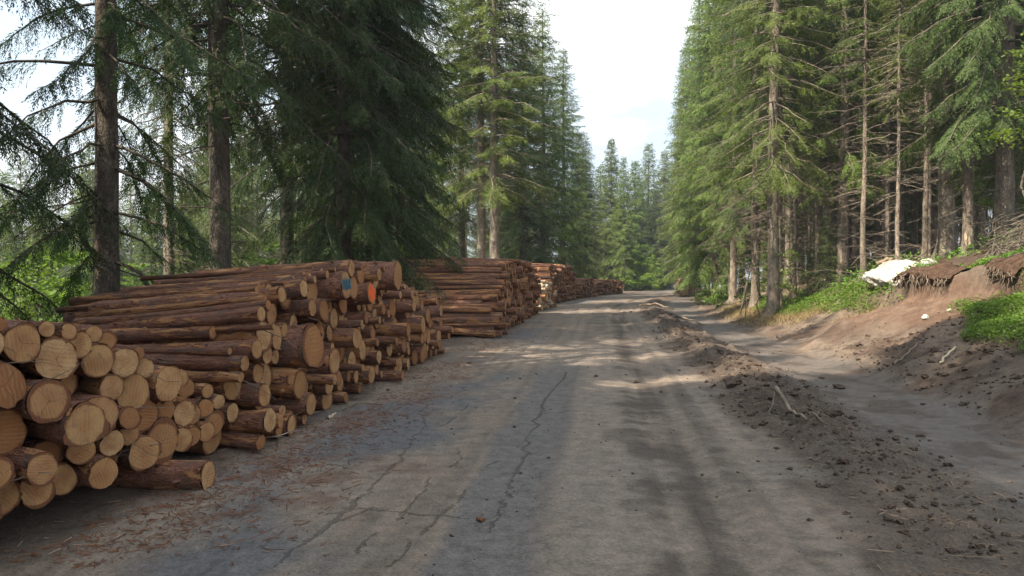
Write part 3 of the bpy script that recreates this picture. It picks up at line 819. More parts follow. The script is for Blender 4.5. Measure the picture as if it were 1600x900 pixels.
    v0 = Pt - W * (w * .5)[:, None] + B * (ln * .15)[:, None]; v1 = Pt + W * (w * .5)[:, None] + B * (ln * .3)[:, None]; v2 = Pt + B * ln[:, None]
    Vn = np.stack([v0, v1, v2], 1).reshape(-1, 3)
    Tn = np.arange(len(Vn)).reshape(-1, 3)
    me_t = wood.mesh('trunk', [M['bark']])
    me_c = build_mesh('crown', Vn, None, Tn, [M['needles']], smooth=False)
    return me_t, me_c, H, len(Tn)

VAR = {}
VAR['dark'] = spruce(1, 24, 3.4, 3.5, .21, 1.4, dz=.32, nper=6, tw=.055, bl_len=.105, bl_w=.024, bl_step=.0155, droop=.62, dead_len=1.6, dead_n=2.5, kk=14)
VAR['dark2'] = spruce(2, 22, 2.4, 3.2, .18, 1.2, dz=.31, nper=6, tw=.055, bl_len=.105, bl_w=.024, bl_step=.0155, droop=.7, dead_len=1.5, dead_n=2.5, kk=14)
VAR['darkhigh'] = spruce(21, 24, 5.6, 3.5, .21, 1.6, dz=.36, nper=5, tw=.055, bl_len=.105, bl_w=.024, bl_step=.0155, droop=.62, dead_len=2.2, dead_n=2.2, kk=14)
VAR['bough'] = spruce(3, 24, 2.6, 3.2, .215, 2.0, dz=.62, nper=4, tw=.024, bl_len=.085, bl_w=.020, bl_step=.0135, droop=.75, sparse=.74, dead_len=2.2, dead_n=1.6, kk=16, maxtw=.42)
VAR['bare'] = spruce(4, 25, 4.6, 2.7, .20, 1.0, dz=.34, nper=5, tw=.075, bl_len=.15, bl_w=.026, bl_step=.027, droop=.5, dead_len=1.7, dead_n=7)
VAR['bare2'] = spruce(5, 23, 3.6, 2.5, .17, .8, dz=.34, nper=5, tw=.075, bl_len=.15, bl_w=.026, bl_step=.027, droop=.5, dead_len=1.7, dead_n=8)
VAR['bare3'] = spruce(6, 26, 6.0, 2.7, .23, 1.6, dz=.36, nper=5, tw=.075, bl_len=.15, bl_w=.026, bl_step=.027, droop=.45, dead_len=1.6, dead_n=5)
VAR['edge'] = spruce(7, 22, 1.9, 3.0, .19, .9, dz=.32, nper=6, tw=.09, bl_len=.20, bl_w=.045, bl_step=.042, droop=.55, dead_len=1.4, dead_n=5)
VAR['edge2'] = spruce(8, 20, 2.4, 2.8, .17, .9, dz=.32, nper=6, tw=.09, bl_len=.20, bl_w=.045, bl_step=.042, droop=.6, dead_len=1.4, dead_n=5)
VAR['far'] = spruce(9, 20, 1.4, 3.5, .17, .8, dz=.30, nper=7, tw=.11, bl_len=.28, bl_w=.085, bl_step=.07, droop=.5, dead_len=1.2, dead_n=1.5, kk=8)
VAR['far2'] = spruce(10, 18, 3.0, 2.7, .16, 1.2, dz=.32, nper=6, tw=.11, bl_len=.28, bl_w=.085, bl_step=.07, droop=.45, dead_len=1.2, dead_n=3, kk=8)
VAR['loose'] = spruce(11, 24, 6.0, 3.4, .21, 3.0, dz=.42, nper=5, tw=.080, bl_len=.17, bl_w=.032, bl_step=.030, droop=.35, dead_len=1.4, dead_n=3, prof=.55)
VAR['young'] = spruce(12, 6, .35, 1.5, .05, .2, dz=.20, nper=6, tw=.06, bl_len=.10, bl_w=.024, bl_step=.026, droop=.3, dead_len=.5, dead_n=.5, kk=7)
VAR['pole'] = spruce(13, 13, 5.5, 1.3, .075, .8, dz=.36, nper=4, tw=.08, bl_len=.13, bl_w=.024, bl_step=.028, droop=.4, dead_len=1.4, dead_n=5, kk=8)
open('/tmp/tris.txt','w').write(str({k: v[3] for k, v in VAR.items()}))

TREES = []
def tree(var, X, Y, scale=1.0, label=None, group=None, tint=(1, 1, 1), rot=None, wide=1.0, lean=(0, 0), dz=0, cat='tree', name='spruce_tree', bk=1.0):
    mt, mc, H, _ = VAR[var]
    rot = R.rand() * 6.28 if rot is None else rot
    e = bpy.data.objects.new(name, None); col.objects.link(e); e.empty_display_size = .3
    e.location = (X, Y, gx(X, Y) + dz); e.rotation_euler = (lean[0], lean[1], rot)
    e.scale = (scale * wide, scale * wide, scale)
    t = bpy.data.objects.new('trunk', mt); c = bpy.data.objects.new('crown', mc)
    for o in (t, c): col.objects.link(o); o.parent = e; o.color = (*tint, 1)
    t.color = (bk, bk * .97, bk * .92, 1)  # bark multiplier
    tag(e, label, cat, group)
    TREES.append((X, Y, var, e))
    return e
def ptree(var, px, Y, scale=1.0, label=None, group=None, **k):
    return tree(var, ray(px, Y), Y, scale, label, group, **k)

GL = 'spruces along the left side behind the log stacks'
GR = 'spruces on the bank right of the road'
SHADE_TINT = (.55, .64, .62); LIT_TINT = (1.7, 1.6, 1.15)  # crown tints painting backlit shade and sunlight into the needle colour
# --- left row, close
ptree('bough', 168, 11.0, .82, 'straight dark trunk nearest the front end of the log stack, sky on both sides', GL, rot=1.0, tint=SHADE_TINT, bk=.6)
ptree('bough', -150, 8.8, 1.0, 'dark spruce reaching drooping boughs in from the left edge', GL, rot=2.2, tint=SHADE_TINT, bk=.6)
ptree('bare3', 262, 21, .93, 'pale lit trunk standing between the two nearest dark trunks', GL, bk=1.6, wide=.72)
ptree('darkhigh', 342, 14.5, .98, 'dark thick trunk above the middle of the near stack', GL, rot=.6, tint=SHADE_TINT, bk=.6)
ptree('darkhigh', 450, 20.5, .95, 'dense dark spruce behind the far half of the near stack', GL, rot=3.3, tint=SHADE_TINT, bk=.6)
ptree('dark2', 538, 17.5, 1.0, 'dark spruce behind the orange-marked log', GL, rot=4.0, tint=SHADE_TINT, bk=.6)
ptree('dark', 582, 21.5, .92, 'dark spruce with crown spreading right over the second stack', GL, rot=5.2, tint=SHADE_TINT, bk=.6)
ptree('dark2', 604, 25.0, 1.05, 'spruce close behind the darkest crown, left of the second stack', GL, rot=1.9, tint=SHADE_TINT, bk=.6)
ptree('loose', 752, 36.5, .95, 'left one of two pale trunks rising behind the second stack', GL, tint=LIT_TINT, bk=1.8, wide=1.2)
ptree('loose', 772, 34.5, .92, 'right one of two pale trunks rising behind the second stack', GL, tint=LIT_TINT, rot=2.0, bk=1.8, wide=1.25)
ptree('loose', 722, 45, .9, 'light green spruce left of the two pale trunks', GL, tint=LIT_TINT, wide=1.2)
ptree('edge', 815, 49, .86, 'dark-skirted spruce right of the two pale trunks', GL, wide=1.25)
ptree('edge2', 848, 52, .98, 'spruce with branches down to the third stack', GL, wide=1.35, tint=LIT_TINT)
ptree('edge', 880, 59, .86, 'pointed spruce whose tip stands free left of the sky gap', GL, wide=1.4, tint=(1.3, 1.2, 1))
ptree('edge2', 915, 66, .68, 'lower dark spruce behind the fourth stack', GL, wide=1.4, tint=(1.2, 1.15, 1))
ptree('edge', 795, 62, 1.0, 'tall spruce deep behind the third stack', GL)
ptree('edge2', 690, 52, .9, 'spruce in the gap behind the second stack left end', GL, tint=LIT_TINT)
ptree('edge', 655, 42, .85, 'sunlit spruce behind the near stack right end', GL, tint=LIT_TINT)
# --- end of the road
GF = 'spruces closing the view where the road bends'
ptree('far', 955, 84, 0.88, 'spruce with a free pointed tip at the left of the road bend', GF, wide=1.10, tint=LIT_TINT)
ptree('far2', 975, 80, 0.79, 'spruce with a pale lit trunk beside the end of the last stack', GF, tint=LIT_TINT)
ptree('far2', 1012, 98, 1.12, 'tallest pointed spruce in the middle of the road gap', GF, wide=1.20, tint=LIT_TINT)
ptree('far', 992, 94, 0.86, 'spruce just left of the tallest one in the gap', GF, wide=1.45, tint=LIT_TINT)
ptree('far', 1038, 104, 1.01, 'spruce just right of the tallest one in the gap', GF, wide=1.30, tint=LIT_TINT)
ptree('far2', 938, 92, 0.97, 'slim spruce left of the road bend', GF, wide=1.35, tint=LIT_TINT)
ptree('far', 1000, 120, 0.94, 'distant spruce behind the light green bush', GF, wide=1.50, tint=LIT_TINT)
ptree('far', 1060, 110, 1.05, 'distant spruce behind the road where it disappears', GF, wide=1.30)
ptree('far', 905, 86, 1.0, 'spruce behind the fifth stack', GF)
ptree('far', 965, 112, 0.88, 'distant spruce between two nearer tips in the gap', GF, wide=1.50, tint=LIT_TINT)
ptree('far', 1025, 92, .62, 'short spruce beside the road bend', GF, wide=1.60)
# --- right bank, near and hand placed
ptree('bare', 1208, 25.0, .98, 'lit bare trunk standing at the foot of the bank on the grass edge', GR, bk=1.55, tint=LIT_TINT, rot=1)
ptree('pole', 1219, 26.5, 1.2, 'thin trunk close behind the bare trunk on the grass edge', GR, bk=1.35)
ptree('bare2', 1315, 25.5, 1.0, 'slender lit trunk with many dead twigs left of the white rock', GR, bk=1.55, tint=LIT_TINT, rot=2.4)
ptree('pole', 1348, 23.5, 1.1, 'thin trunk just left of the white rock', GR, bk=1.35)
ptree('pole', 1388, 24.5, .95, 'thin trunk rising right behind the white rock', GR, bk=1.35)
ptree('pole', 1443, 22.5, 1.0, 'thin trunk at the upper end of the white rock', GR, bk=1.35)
ptree('bare3', 1475, 21.5, 1.06, 'thickest sunlit trunk above the sod overhang', GR, wide=.85, bk=1.55, tint=LIT_TINT, rot=.4)
scarred = ptree('bare2', 1512, 20.0, .95, rot=0.0, label= 'trunk with a pale scar at its foot behind the sod overhang', group=GR, wide=.8, bk=1.35)
a0 = math.atan2(-scarred.location.y, -scarred.location.x); V = []
for a in range(9):
    z_ = .22 + .085 * a; rr_s = (.17 * ((23 - z_) / 23) ** .85 + .006) * (1 + .55 * math.exp(-z_ / .22)) * 1.06
    wd_ = .62 * math.sin(math.pi * (a + .6) / 9.2) ** .6 * (.8 + .4 * R.rand())
    for b in range(7):
        an_ = a0 + (b / 6 - .5) * 2 * wd_ + .05 * R.randn(); V.append((rr_s * math.cos(an_), rr_s * math.sin(an_), z_))
Qs = [[a * 7 + b, a * 7 + b + 1, a * 7 + b + 8, a * 7 + b + 7] for a in range(8) for b in range(6)]
ob('bark_scar', build_mesh('bark_scar', V, Qs, None, [M['palewood']]), scarred)
ptree('dark', 1572, 18.6, 1.0, 'dark thick trunk at the right edge above the green patch', GR, bk=1.1, rot=2.8)
ptree('bare', 1298, 29, 1.0, 'shaded trunk behind the slender lit trunk', GR, bk=1.35)
ptree('bare2', 1405, 28, 1.05, 'dark trunk deep behind the white rock', GR, bk=1.35)
ptree('pole', 1240, 27.5, 1.0, 'thin pole right of the trunk on the grass edge', GR, bk=1.35)
ptree('pole', 1276, 27, 1.0, 'thin pole midway between the two tall lit trunks', GR, bk=1.35)
ptree('bare2', 1180, 30, .95, 'trunk left of the trunk on the grass edge', GR, bk=1.35)
ptree('bare2', 1145, 38, 1.0, 'slim lit trunk at the far foot of the bank', GR, bk=1.55, tint=LIT_TINT)
ptree('edge', 1118, 42, 1.0, 'left one of the pair of pale trunks far along the bank', GR, bk=1.55, tint=LIT_TINT)
ptree('edge2', 1130, 43, 1.1, 'right one of the pair of pale trunks far along the bank', GR, bk=1.55, tint=LIT_TINT)
ptree('edge', 1092, 52, 1.0, 'full green spruce overhanging the road on the right', GR, bk=1.55, tint=LIT_TINT)
ptree('edge2', 1076, 60, 1.05, 'full green spruce next to the pale stack on the right verge', GR, bk=1.55, tint=LIT_TINT)
ptree('edge', 1066, 70, 1.0, 'outermost green spruce left of the right-hand forest', GR, bk=1.55, tint=LIT_TINT)
ptree('edge2', 1160, 46, 1.1, 'green spruce above the far grass edge', GR, bk=1.55, tint=LIT_TINT)
ptree('edge', 1105, 62, 1.15, 'tall spruce behind the overhanging green one', GR, bk=1.55, tint=LIT_TINT)
ptree('young', 1292, 24.5, .42, 'small bushy young spruce right of the grass edge trunk', GR)
ptree('young', 1262, 25.5, .34, 'small low young spruce on the bank between the lit trunks', GR)
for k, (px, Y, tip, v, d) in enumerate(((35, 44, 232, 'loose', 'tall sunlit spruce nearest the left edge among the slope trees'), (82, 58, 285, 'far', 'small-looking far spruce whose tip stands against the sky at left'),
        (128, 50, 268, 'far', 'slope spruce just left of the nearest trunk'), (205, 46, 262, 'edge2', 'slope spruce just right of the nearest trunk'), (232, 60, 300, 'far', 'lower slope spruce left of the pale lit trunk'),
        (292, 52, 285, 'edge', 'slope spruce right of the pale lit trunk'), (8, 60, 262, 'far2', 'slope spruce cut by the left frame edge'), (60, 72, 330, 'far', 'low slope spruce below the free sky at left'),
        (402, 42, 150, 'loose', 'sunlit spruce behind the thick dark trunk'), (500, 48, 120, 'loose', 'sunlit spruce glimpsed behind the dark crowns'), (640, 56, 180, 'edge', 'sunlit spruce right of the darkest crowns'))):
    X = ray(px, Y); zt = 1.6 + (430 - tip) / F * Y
    tree(v, X, Y, (zt - gx(X, Y)) / VAR[v][2], d, GL, tint=(1.6, 1.5, 1.2), bk=1.9, wide=1.15)  # sunlit look put into crown tint and trunk colour
# --- filling the forest
def free(X, Y, d):
    return all((X - a) ** 2 + (Y - b) ** 2 > d * d for a, b, _, _ in TREES)
fillR = []
rq = np.random.RandomState(31)
for n in range(6000):
    Y = rq.uniform(15, 72); t = rq.uniform(8.3, 44); X = float(cx(Y)) + t
    px = 800 + F * X / Y
    if px > 1720 or px < 1085 or not free(X, Y, 2.1 if Y > 24 else 2.6): continue
    if t > 17 + .5 * (Y - 8): continue
    if len(fillR) >= 105: break
    v = rq.choice(['bare', 'bare2', 'bare3', 'pole', 'edge2'], p=[.24, .28, .14, .22, .12])
    e = tree(v, X, Y, rq.uniform(.85, 1.12), None, GR, tint=(1.6, 1.55, 1.15), bk=1.5); fillR.append((px, Y, e))  # crowns and trunks coloured brighter to stand in for sun
fillL = []
for n in range(2500):
    Y = rq.uniform(24, 95); t = rq.uniform(-48, -9); X = float(cx(Y)) + t
    px = 800 + F * X / Y
    if px < -60 or px > 860 or not free(X, Y, 3.2): continue
    if len(fillL) >= 46: break
    v = rq.choice(['far', 'far2', 'loose', 'bare3', 'edge'], p=[.26, .3, .14, .15, .15])
    sc_ = rq.uniform(.7, 1.0)
    # the slope falls away: keep tips below the open sky left of the near trunk
    if px < 330:
        ztop = 1.6 + (430 - rq.uniform(215, 330)) / F * Y
        sc_ = (ztop - gx(X, Y)) / VAR[v][2]
        if sc_ < .35 or sc_ > 1.2: continue
    e = tree(v, X, Y, sc_, None, GL, tint=(1.5, 1.45, 1.15), bk=1.6); fillL.append((px, Y, e))  # slope trees tinted brighter, sunlight painted into their colour
rq = np.random.RandomState(57); npole = 0
for n in range(3000):
    Y = rq.uniform(19, 46); t = rq.uniform(7.6, 14); X = float(cx(Y)) + t; px = 800 + F * X / Y
    if px > 1620 or px < 1100 or not free(X, Y, 1.0): continue
    if npole >= 26: break
    npole += 1
    e = tree('pole' if n % 4 else 'young', X, Y, rq.uniform(.8, 1.3) if n % 4 else rq.uniform(.3, .7), None, GR, tint=(1.6, 1.45, 1.0), bk=1.9, wide=rq.uniform(.8, 1.1)); fillR.append((px, Y, e))  # paler trunks and crowns lighten the shaded wood by colour
fillR.sort(key=lambda a: a[0]); fillL.sort(key=lambda a: a[0])
bands = collections.Counter()
for px, Y, e in fillR:
    d = 'front' if Y < 28 else 'middle' if Y < 45 else 'rear'
    bands[d] += 1
    e['label'] = f"forest spruce in the {d} of the right-hand wood, {ordw(bands[d])} one from the road gap"
for n, (px, Y, e) in enumerate(fillL):
    e['label'] = f"sunlit spruce on the slope beyond the stacks, {ordw(n + 1)} background tree from the left edge"
# --- trees of the same wood standing beside and behind the photographer, they shade the road
for (X, Y, v) in ((-9.6, 4.4, 'dark'), (-6.2, .4, 'dark'), (-5.9, 3.0, 'darkhigh'),  (-5.8, -5.5, 'dark'), (-8.5, -9, 'dark'), (-5.5, -9.5, 'dark2'), (-4.8, -2.5, 'dark2'), (-7.6, 2.0, 'dark2'), (-7.7, -.6, 'dark'), (-7.5, -3.6, 'dark2'), (-11.6, 2.6, 'dark'), (-10.9, .8, 'dark2'), (-10.4, -2.4, 'dark'), (-15.6, 5.4, 'dark2'), (-14, 2.4, 'dark'), (-10.2, -6, 'dark'), (-7.2, -7, 'dark')):
    tree(v, X, Y, 1.0, 'spruce of the left-hand wood standing out of view beside the near stack', GL)

# ------------------------------------------------------------------ leafy plants
def leaves(mb, pts, size, seed, m=0, flat=.5):
    r = np.random.RandomState(seed); n = len(pts)
    A = r.randn(n, 3); A[:, 2] *= flat; A /= np.linalg.norm(A, axis=1, keepdims=True)
    U = r.randn(n, 3) * .5 + [0, 0, 1.]; Bv = np.cross(A, U); Bv /= np.linalg.norm(Bv, axis=1, keepdims=True)
    s = size * (.6 + .8 * r.rand(n))[:, None]
    v = np.stack([pts, pts + A * s * .5 + Bv * s * .3, pts + A * s, pts + A * s * .5 - Bv * s * .3], 1).reshape(-1, 3)
    mb.add(v, q=np.arange(4 * n).reshape(-1, 4), m=m)
def sapling(X, Y, h, n_br, spread, nleaf, size, label, seed, name='beech_sapling', cat='sapling', base=.25, z0=None, tint=(1, 1, 1), leanx=0, group=None):
    r = np.random.RandomState(seed)
    e = bpy.data.objects.new(name, None); col.objects.link(e); e.location = (X, Y, gx(X, Y) if z0 is None else z0)
    w = MB(); lf = MB()
    zz = np.linspace(-.1, h, 8); P = np.stack([leanx * (zz / h) ** 1.5 + .02 * h * r.randn(8), .02 * h * r.randn(8), zz], -1); P[0, :2] = 0
    w.tube(P, np.linspace(.007 * h + .006, .003, 8), 6)
    pts = []
    for k in range(n_br):
        s = base + (1 - base) * r.rand(); f = s * 7; i0 = min(int(f), 6); O = P[i0] + (P[i0 + 1] - P[i0]) * (f - i0)
        az = r.rand() * 6.28; L = spread * (.4 + .7 * r.rand()) * (1.15 - .6 * s)
        q = np.linspace(0, 1, 5)
        B = O + np.stack([L * q * math.cos(az), L * q * math.sin(az), L * (.45 * q - .25 * q * q)], -1)
        w.tube(B, np.linspace(.004 + .002 * L, .0015, 5), 4, cap=False)
        m_ = int(nleaf / n_br)
        ss = r.rand(m_) ** .7 * 4; i1 = np.minimum(ss.astype(int), 3)
        pts.append(B[i1] + (B[i1 + 1] - B[i1]) * (ss - i1)[:, None] + r.randn(m_, 3) * [.10 * L + .02, .10 * L + .02, .05 * L + .01])
    leaves(lf, np.vstack(pts), size, seed + 1)
    ob('stem', w.mesh('stem', [M['stem']]), e); c = ob('foliage', lf.mesh('foliage', [M['leaves']], False), e); c.color = (*tint, 1)
    tag(e, label, cat, group); return e
X = ray(1236, 24.6); sapling(X, 24.6, 1.9, 12, .75, 520, .085, 'bright yellow-green leafy sapling right of the grass edge trunk', 1)
X = ray(1186, 26.2); sapling(X, 26.2, 2.0, 6, .6, 200, .085, 'small leafy sapling left of the grass edge trunk', 2)
X = ray(1165, 27.5); sapling(X, 27.5, 2.2, 5, .5, 60, .08, 'nearly leafless thin sapling on the verge in front of the far trunks', 21)
X = ray(1612, 14.0); sapling(X, 14.0, 4.4, 18, 1.15, 1100, .085, 'leafy beech bough reaching in at the right edge above the green patch', 3, base=.5)
X = ray(1548, 21); sapling(X, 21, 1.4, 9, .6, 260, .08, 'low leafy beech in the shade behind the sod overhang', 4)
X = ray(1000, 80); sapling(X, 80, 4.6, 60, 2.2, 9000, .16, 'rounded light green bush at the far bend of the road', 5, name='beech_bush', cat='bush', base=.08, tint=(1, .95, .9))
X = ray(1023, 76); sapling(X, 76, 3.4, 20, 1.2, 1500, .15, 'small yellowish bush right of the rounded green bush', 6, name='beech_bush', cat='bush', base=.1, tint=(1.2, 1.1, .9))
for k, (px, Y, h, lab) in enumerate(((96, 14.5, 2.9, 'bright green beech bush behind the front end of the log stack'), (48, 17, 3.2, 'green beech bush at the far left behind the front logs'),
                                (20, 13.0, 2.2, 'low green bush at the left frame edge'), (420, 23, 3.0, 'light green bush glowing behind the near stack middle'),
                                (640, 33, 3.4, 'green bush in the gap between the first two stacks'), (215, 26, 3.4, 'green bush between the two nearest trunks'))):
    X = ray(px, Y); sapling(X, Y, h + max(0, -gx(X, Y)) * .5, 34, 1.35, 2600, .095, lab, 30 + k, name='beech_bush', cat='bush', base=.1)
for k, (px, Y) in enumerate(((1110, 40), (1100, 46), (1128, 36), (1172, 31))):
    X = ray(px, Y) - .2
    sapling(X, Y, .8 + .3 * (k % 2), 16, .7, 700, .10, ['tuft of green undergrowth below the far pale trunks', 'green undergrowth tuft farthest along the right verge', 'green tuft on the verge where the bank begins', 'green tuft left of the grass edge trunk'][k], 50 + k, name='low_shrub', cat='shrub', base=.05)

# ------------------------------------------------------------------ bilberry patches and straw
def patch(name, label, fn, n, size, h, mt, seed, kind_blade=False):
    r = np.random.RandomState(seed); mb = MB(); Y, t = fn(r, n)
    clump = fbm(Y * 2.2, t * 2.2, 3, seed)
    keep = clump > -.32 + .5 * (r.rand(n if False else len(Y)) - .5)
    Y = Y[keep]; t = t[keep]; clump = clump[keep]; n = len(Y)
    X = cx(Y) + t; z = gz(Y, t)
    if kind_blade:
        az = r.rand(n) * 6.28; hh = h * (.5 + r.rand(n)); b = np.stack([X, Y, z], -1)
        tip = b + np.stack([np.cos(az) * hh * .7, np.sin(az) * hh * .7, hh * .7], -1); wv = np.stack([-np.sin(az), np.cos(az), 0 * az], -1) * size
        mb.add(np.stack([b - wv, b + wv, tip], 1).reshape(-1, 3), t=np.arange(3 * n).reshape(-1, 3))
    else:
        zz = z + h * (.55 + .9 * np.clip(clump + .25, 0, 1)) * r.rand(n) ** .6
        leaves(mb, np.stack([X, Y, zz], -1), size, seed + 1)
    tag(ob(name, mb.mesh(name, [M[mt]], False)), label, 'ground cover' if not kind_blade else 'grass', kind='stuff')
def f_right(r, n):
    Y = r.uniform(8.5, 15.3, n); t = r.uniform(5.4, 10.5, n)
    e = fbm(Y * .8, t * .8, 3, 90)
    px = 800 + F * (cx(Y) + t) / Y
    q = np.abs(r.randn(n)) * .28
    k = (px - 60 * q > 1488 + 50 * e + np.clip(12.5 - Y, 0, 9) * 8) & (t - q > 5.6 + .6 * e) & (Y + q + .45 * (t - 6) < 15.6 + e) 
    return Y[k], t[k]
patch('bilberry_patch', 'bright green bilberry patch on the bank at the right edge', f_right, 150000, .042, .16, 'bilberry', 3)
def f_strip(r, n):
    Y = r.uniform(18.8, 31, n); t = r.uniform(4.6, 9.5, n)
    e = fbm(Y * .7, t * .7, 3, 93)
    c = np.interp(Y, [18.8, 20, 24, 28, 31], [7.3, 7.0, 6.4, 6.4, 6.4])
    k = (np.abs(t - c + .8 * e) + .22 * np.abs(r.randn(n)) < np.interp(Y, [18.8, 20, 23, 27, 31], [.5, .85, .9, .7, .35])) & (e > -.38)
    return Y[k], t[k]
patch('bilberry_strip', 'strip of green bilberry along the bank edge below the trunks', f_strip, 90000, .055, .17, 'bilberry', 7)
def f_top(r, n):
    Y = r.uniform(14.5, 19.5, n); t = tlip(Y) + r.uniform(.25, 1.9, n); e = fbm(Y * 1.2, t * 1.2, 3, 96); k = e > -.02
    return Y[k], t[k]
patch('bilberry_tufts', 'sparse green tufts on top of the sod overhang', f_top, 26000, .045, .13, 'bilberry', 11)
def f_floor(r, n):
    Y = r.uniform(17, 45, n); t = r.uniform(7.0, 15, n); e = fbm(Y * .6, t * .6, 3, 140); k = e > .12; return Y[k], t[k]
patch('forest_herbs', 'scattered green herbs on the floor of the right-hand wood', f_floor, 30000, .085, .38, 'bilberry', 19)
def f_straw(r, n):
    Y = r.uniform(18.5, 33, n); c = np.interp(Y, [18.8, 20, 24, 28, 33], [6.5, 6.1, 5.4, 5.4, 5.6]); t = c + r.randn(n) * .35; e = fbm(Y, t, 3, 99)
    k = e > -.2; return Y[k], t[k]
patch('dry_grass', 'pale dry grass fringe below the green strip', f_straw, 16000, .006, .17, 'drygrass', 13, True)
def f_under(r, n):
    Y = r.uniform(16, 45, n); t = r.uniform(-26, -7.5, n); e = fbm(Y * .3, t * .3, 3, 100); k = e > -.1; return Y[k], t[k]
patch('undergrowth', 'green undergrowth on the slope behind the log stacks', f_under, 40000, .16, .7, 'leaves', 17)

# ------------------------------------------------------------------ sod overhang, rock, brushwood
def sod(name, Y0, Y1_, over, label, seed):
    r = np.random.RandomState(seed); n = 46; k = 16
    e = bpy.data.objects.new(name, None); col.objects.link(e)
    Ym = (Y0 + Y1_) / 2; e.location = (float(cx(Ym)) + float(tlip(Ym)), Ym, float(gz(Ym, tlip(Ym) + .4)))
    org = np.array(e.location)
    mb = MB(); V = []
    for a in range(n):
        s = a / (n - 1); Y = Y0 + (Y1_ - Y0) * s
        env = math.sin(math.pi * min(1, max(0, s))) ** .4
        tl = float(tlip(Y)) + .25 * float(fbm(Y * 1.3, 0, 3, 9))
        ov = over * env * (.7 + .8 * float(vnoise(Y * 3, 5, seed) + .5)) 
        top = float(gz(Y, tl + .55))
        thick = (.10 + .12 * float(vnoise(Y * 4, 2, seed) + .5)) * (.5 + .5 * env)
        for b in range(k):
            th = b / k * 2 * math.pi
            dt = .55 - (.55 + ov) * (.5 - .5 * math.cos(th))            # from rooted rear to free lip
            lip = (.5 - .5 * math.cos(th))
            zz = top + .02 - .21 * lip ** 2 * (1 + .8 * float(vnoise(Y * 2.2, 9, seed))) + thick * (math.sin(th) * (.35 if math.sin(th) > 0 else 1.0)) * (.55 + .45 * lip)
            nz = .11 * float(fbm(Y * 4, th * 1.7, 4, seed + 5))
            V.append((float(cx(Y)) + tl + dt + nz, Y + .04 * r.randn() * .5, zz + nz))
    V = np.array(V) - org
    i = np.arange(n - 1)[:, None] * k; j = np.arange(k)[None, :]; j2 = (j + 1) % k
    mb.add(V, np.stack([i + j, i + k + j, i + k + j2, i + j2], -1).reshape(-1, 4))
    ob('sod_lip', mb.mesh('sod_lip', [M['sod']]), e)
    rt = MB()
    for q in range(int(70 * (Y1_ - Y0))):
        a = r.randint(1, n - 1); b = r.randint(5, 13); p = V[a * k + b]
        L = .10 + .32 * r.rand() ** 2
        s = np.linspace(0, 1, 5)
        P = p + np.stack([-.12 * s * r.rand() + .03 * r.randn(5) * s, .12 * r.randn() * s + .03 * r.randn(5) * s, -L * s], -1)
        rt.tube(P, np.linspace(.006 + .006 * r.rand(), .0015, 5), 4, cap=False)
    ob('root_fringe', rt.mesh('root_fringe', [M['twig']]), e)
    tag(e, label, 'sod overhang', 'torn sod edges along the bank')
sod('sod_overhang', 16.3, 18.7, .14, 'larger torn sod lip with hanging roots over a dark hollow', 1)
sod('sod_overhang', 14.4, 15.4, .13, 'smaller torn sod lip at the right beside the green patch', 2)

def blob(name, size, seed, m, sub=4, amp=.35, freq=1.6):
    import bmesh
    bm = bmesh.new(); bmesh.ops.create_icosphere(bm, subdivisions=sub, radius=1)
    V = np.array([v.co[:] for v in bm.verts])
    d = fbm(V[:, 0] * freq + V[:, 2] * .7 + 5, V[:, 1] * freq - V[:, 2] * 1.1 + 3, 5, seed)
    V = V * (1 + amp * d + .4 * amp * np.abs(fbm(V[:, 0] * 4 + V[:, 2] * 3, V[:, 1] * 4 + V[:, 2], 3, seed + 9)))[:, None] * np.array(size)
    T = np.array([[v.index for v in f.verts] for f in bm.faces]); bm.free()
    return build_mesh(name, V, None, T, [m])
# white limestone outcrop running up the bank
px0 = 1410; Y = 19.6; X = ray(px0, Y)
o = ob('limestone_rock', blob('limestone_rock', (.72, 1.05, .34), 110, M['rock'], 5, .34, 1.9), loc=(X - .02, Y, 1.57), rot=(rad(6), rad(-19), rad(10)))
tag(o, 'white limestone rock breaking out of the bank below the thin trunks', 'rock')
X = ray(1452, 20.3); o = ob('limestone_rock', blob('limestone_rock', (.22, .2, .13), 117, M['rock'], 4, .4, 1.7), loc=(X, 20.3, gx(X, 20.3) + .04), rot=(0, .2, 1)); tag(o, 'smaller white rock at the upper end of the big white rock', 'rock')
X = ray(1446, 15.2); o = ob('pale_stone', blob('pale_stone', (.065, .05, .05), 118, M['rock'], 3, .5, 1.5), loc=(X, 15.2, gx(X, 15.2) + .03)); tag(o, 'fist-sized pale stone on red earth below the sod overhang', 'stone')
def stone(px, Y, s, lab, seed):
    X = ray(px, Y); o = ob('pale_stone', blob('pale_stone', (s, s * .8, s * .7), seed, M['stone'], 3, .5, 1.5), loc=(X, Y, gx(X, Y) + s * .3)); tag(o, lab, 'stone')
stone(1484, 15.0, .05, 'small stone right of the pale one under the overhang', 121)

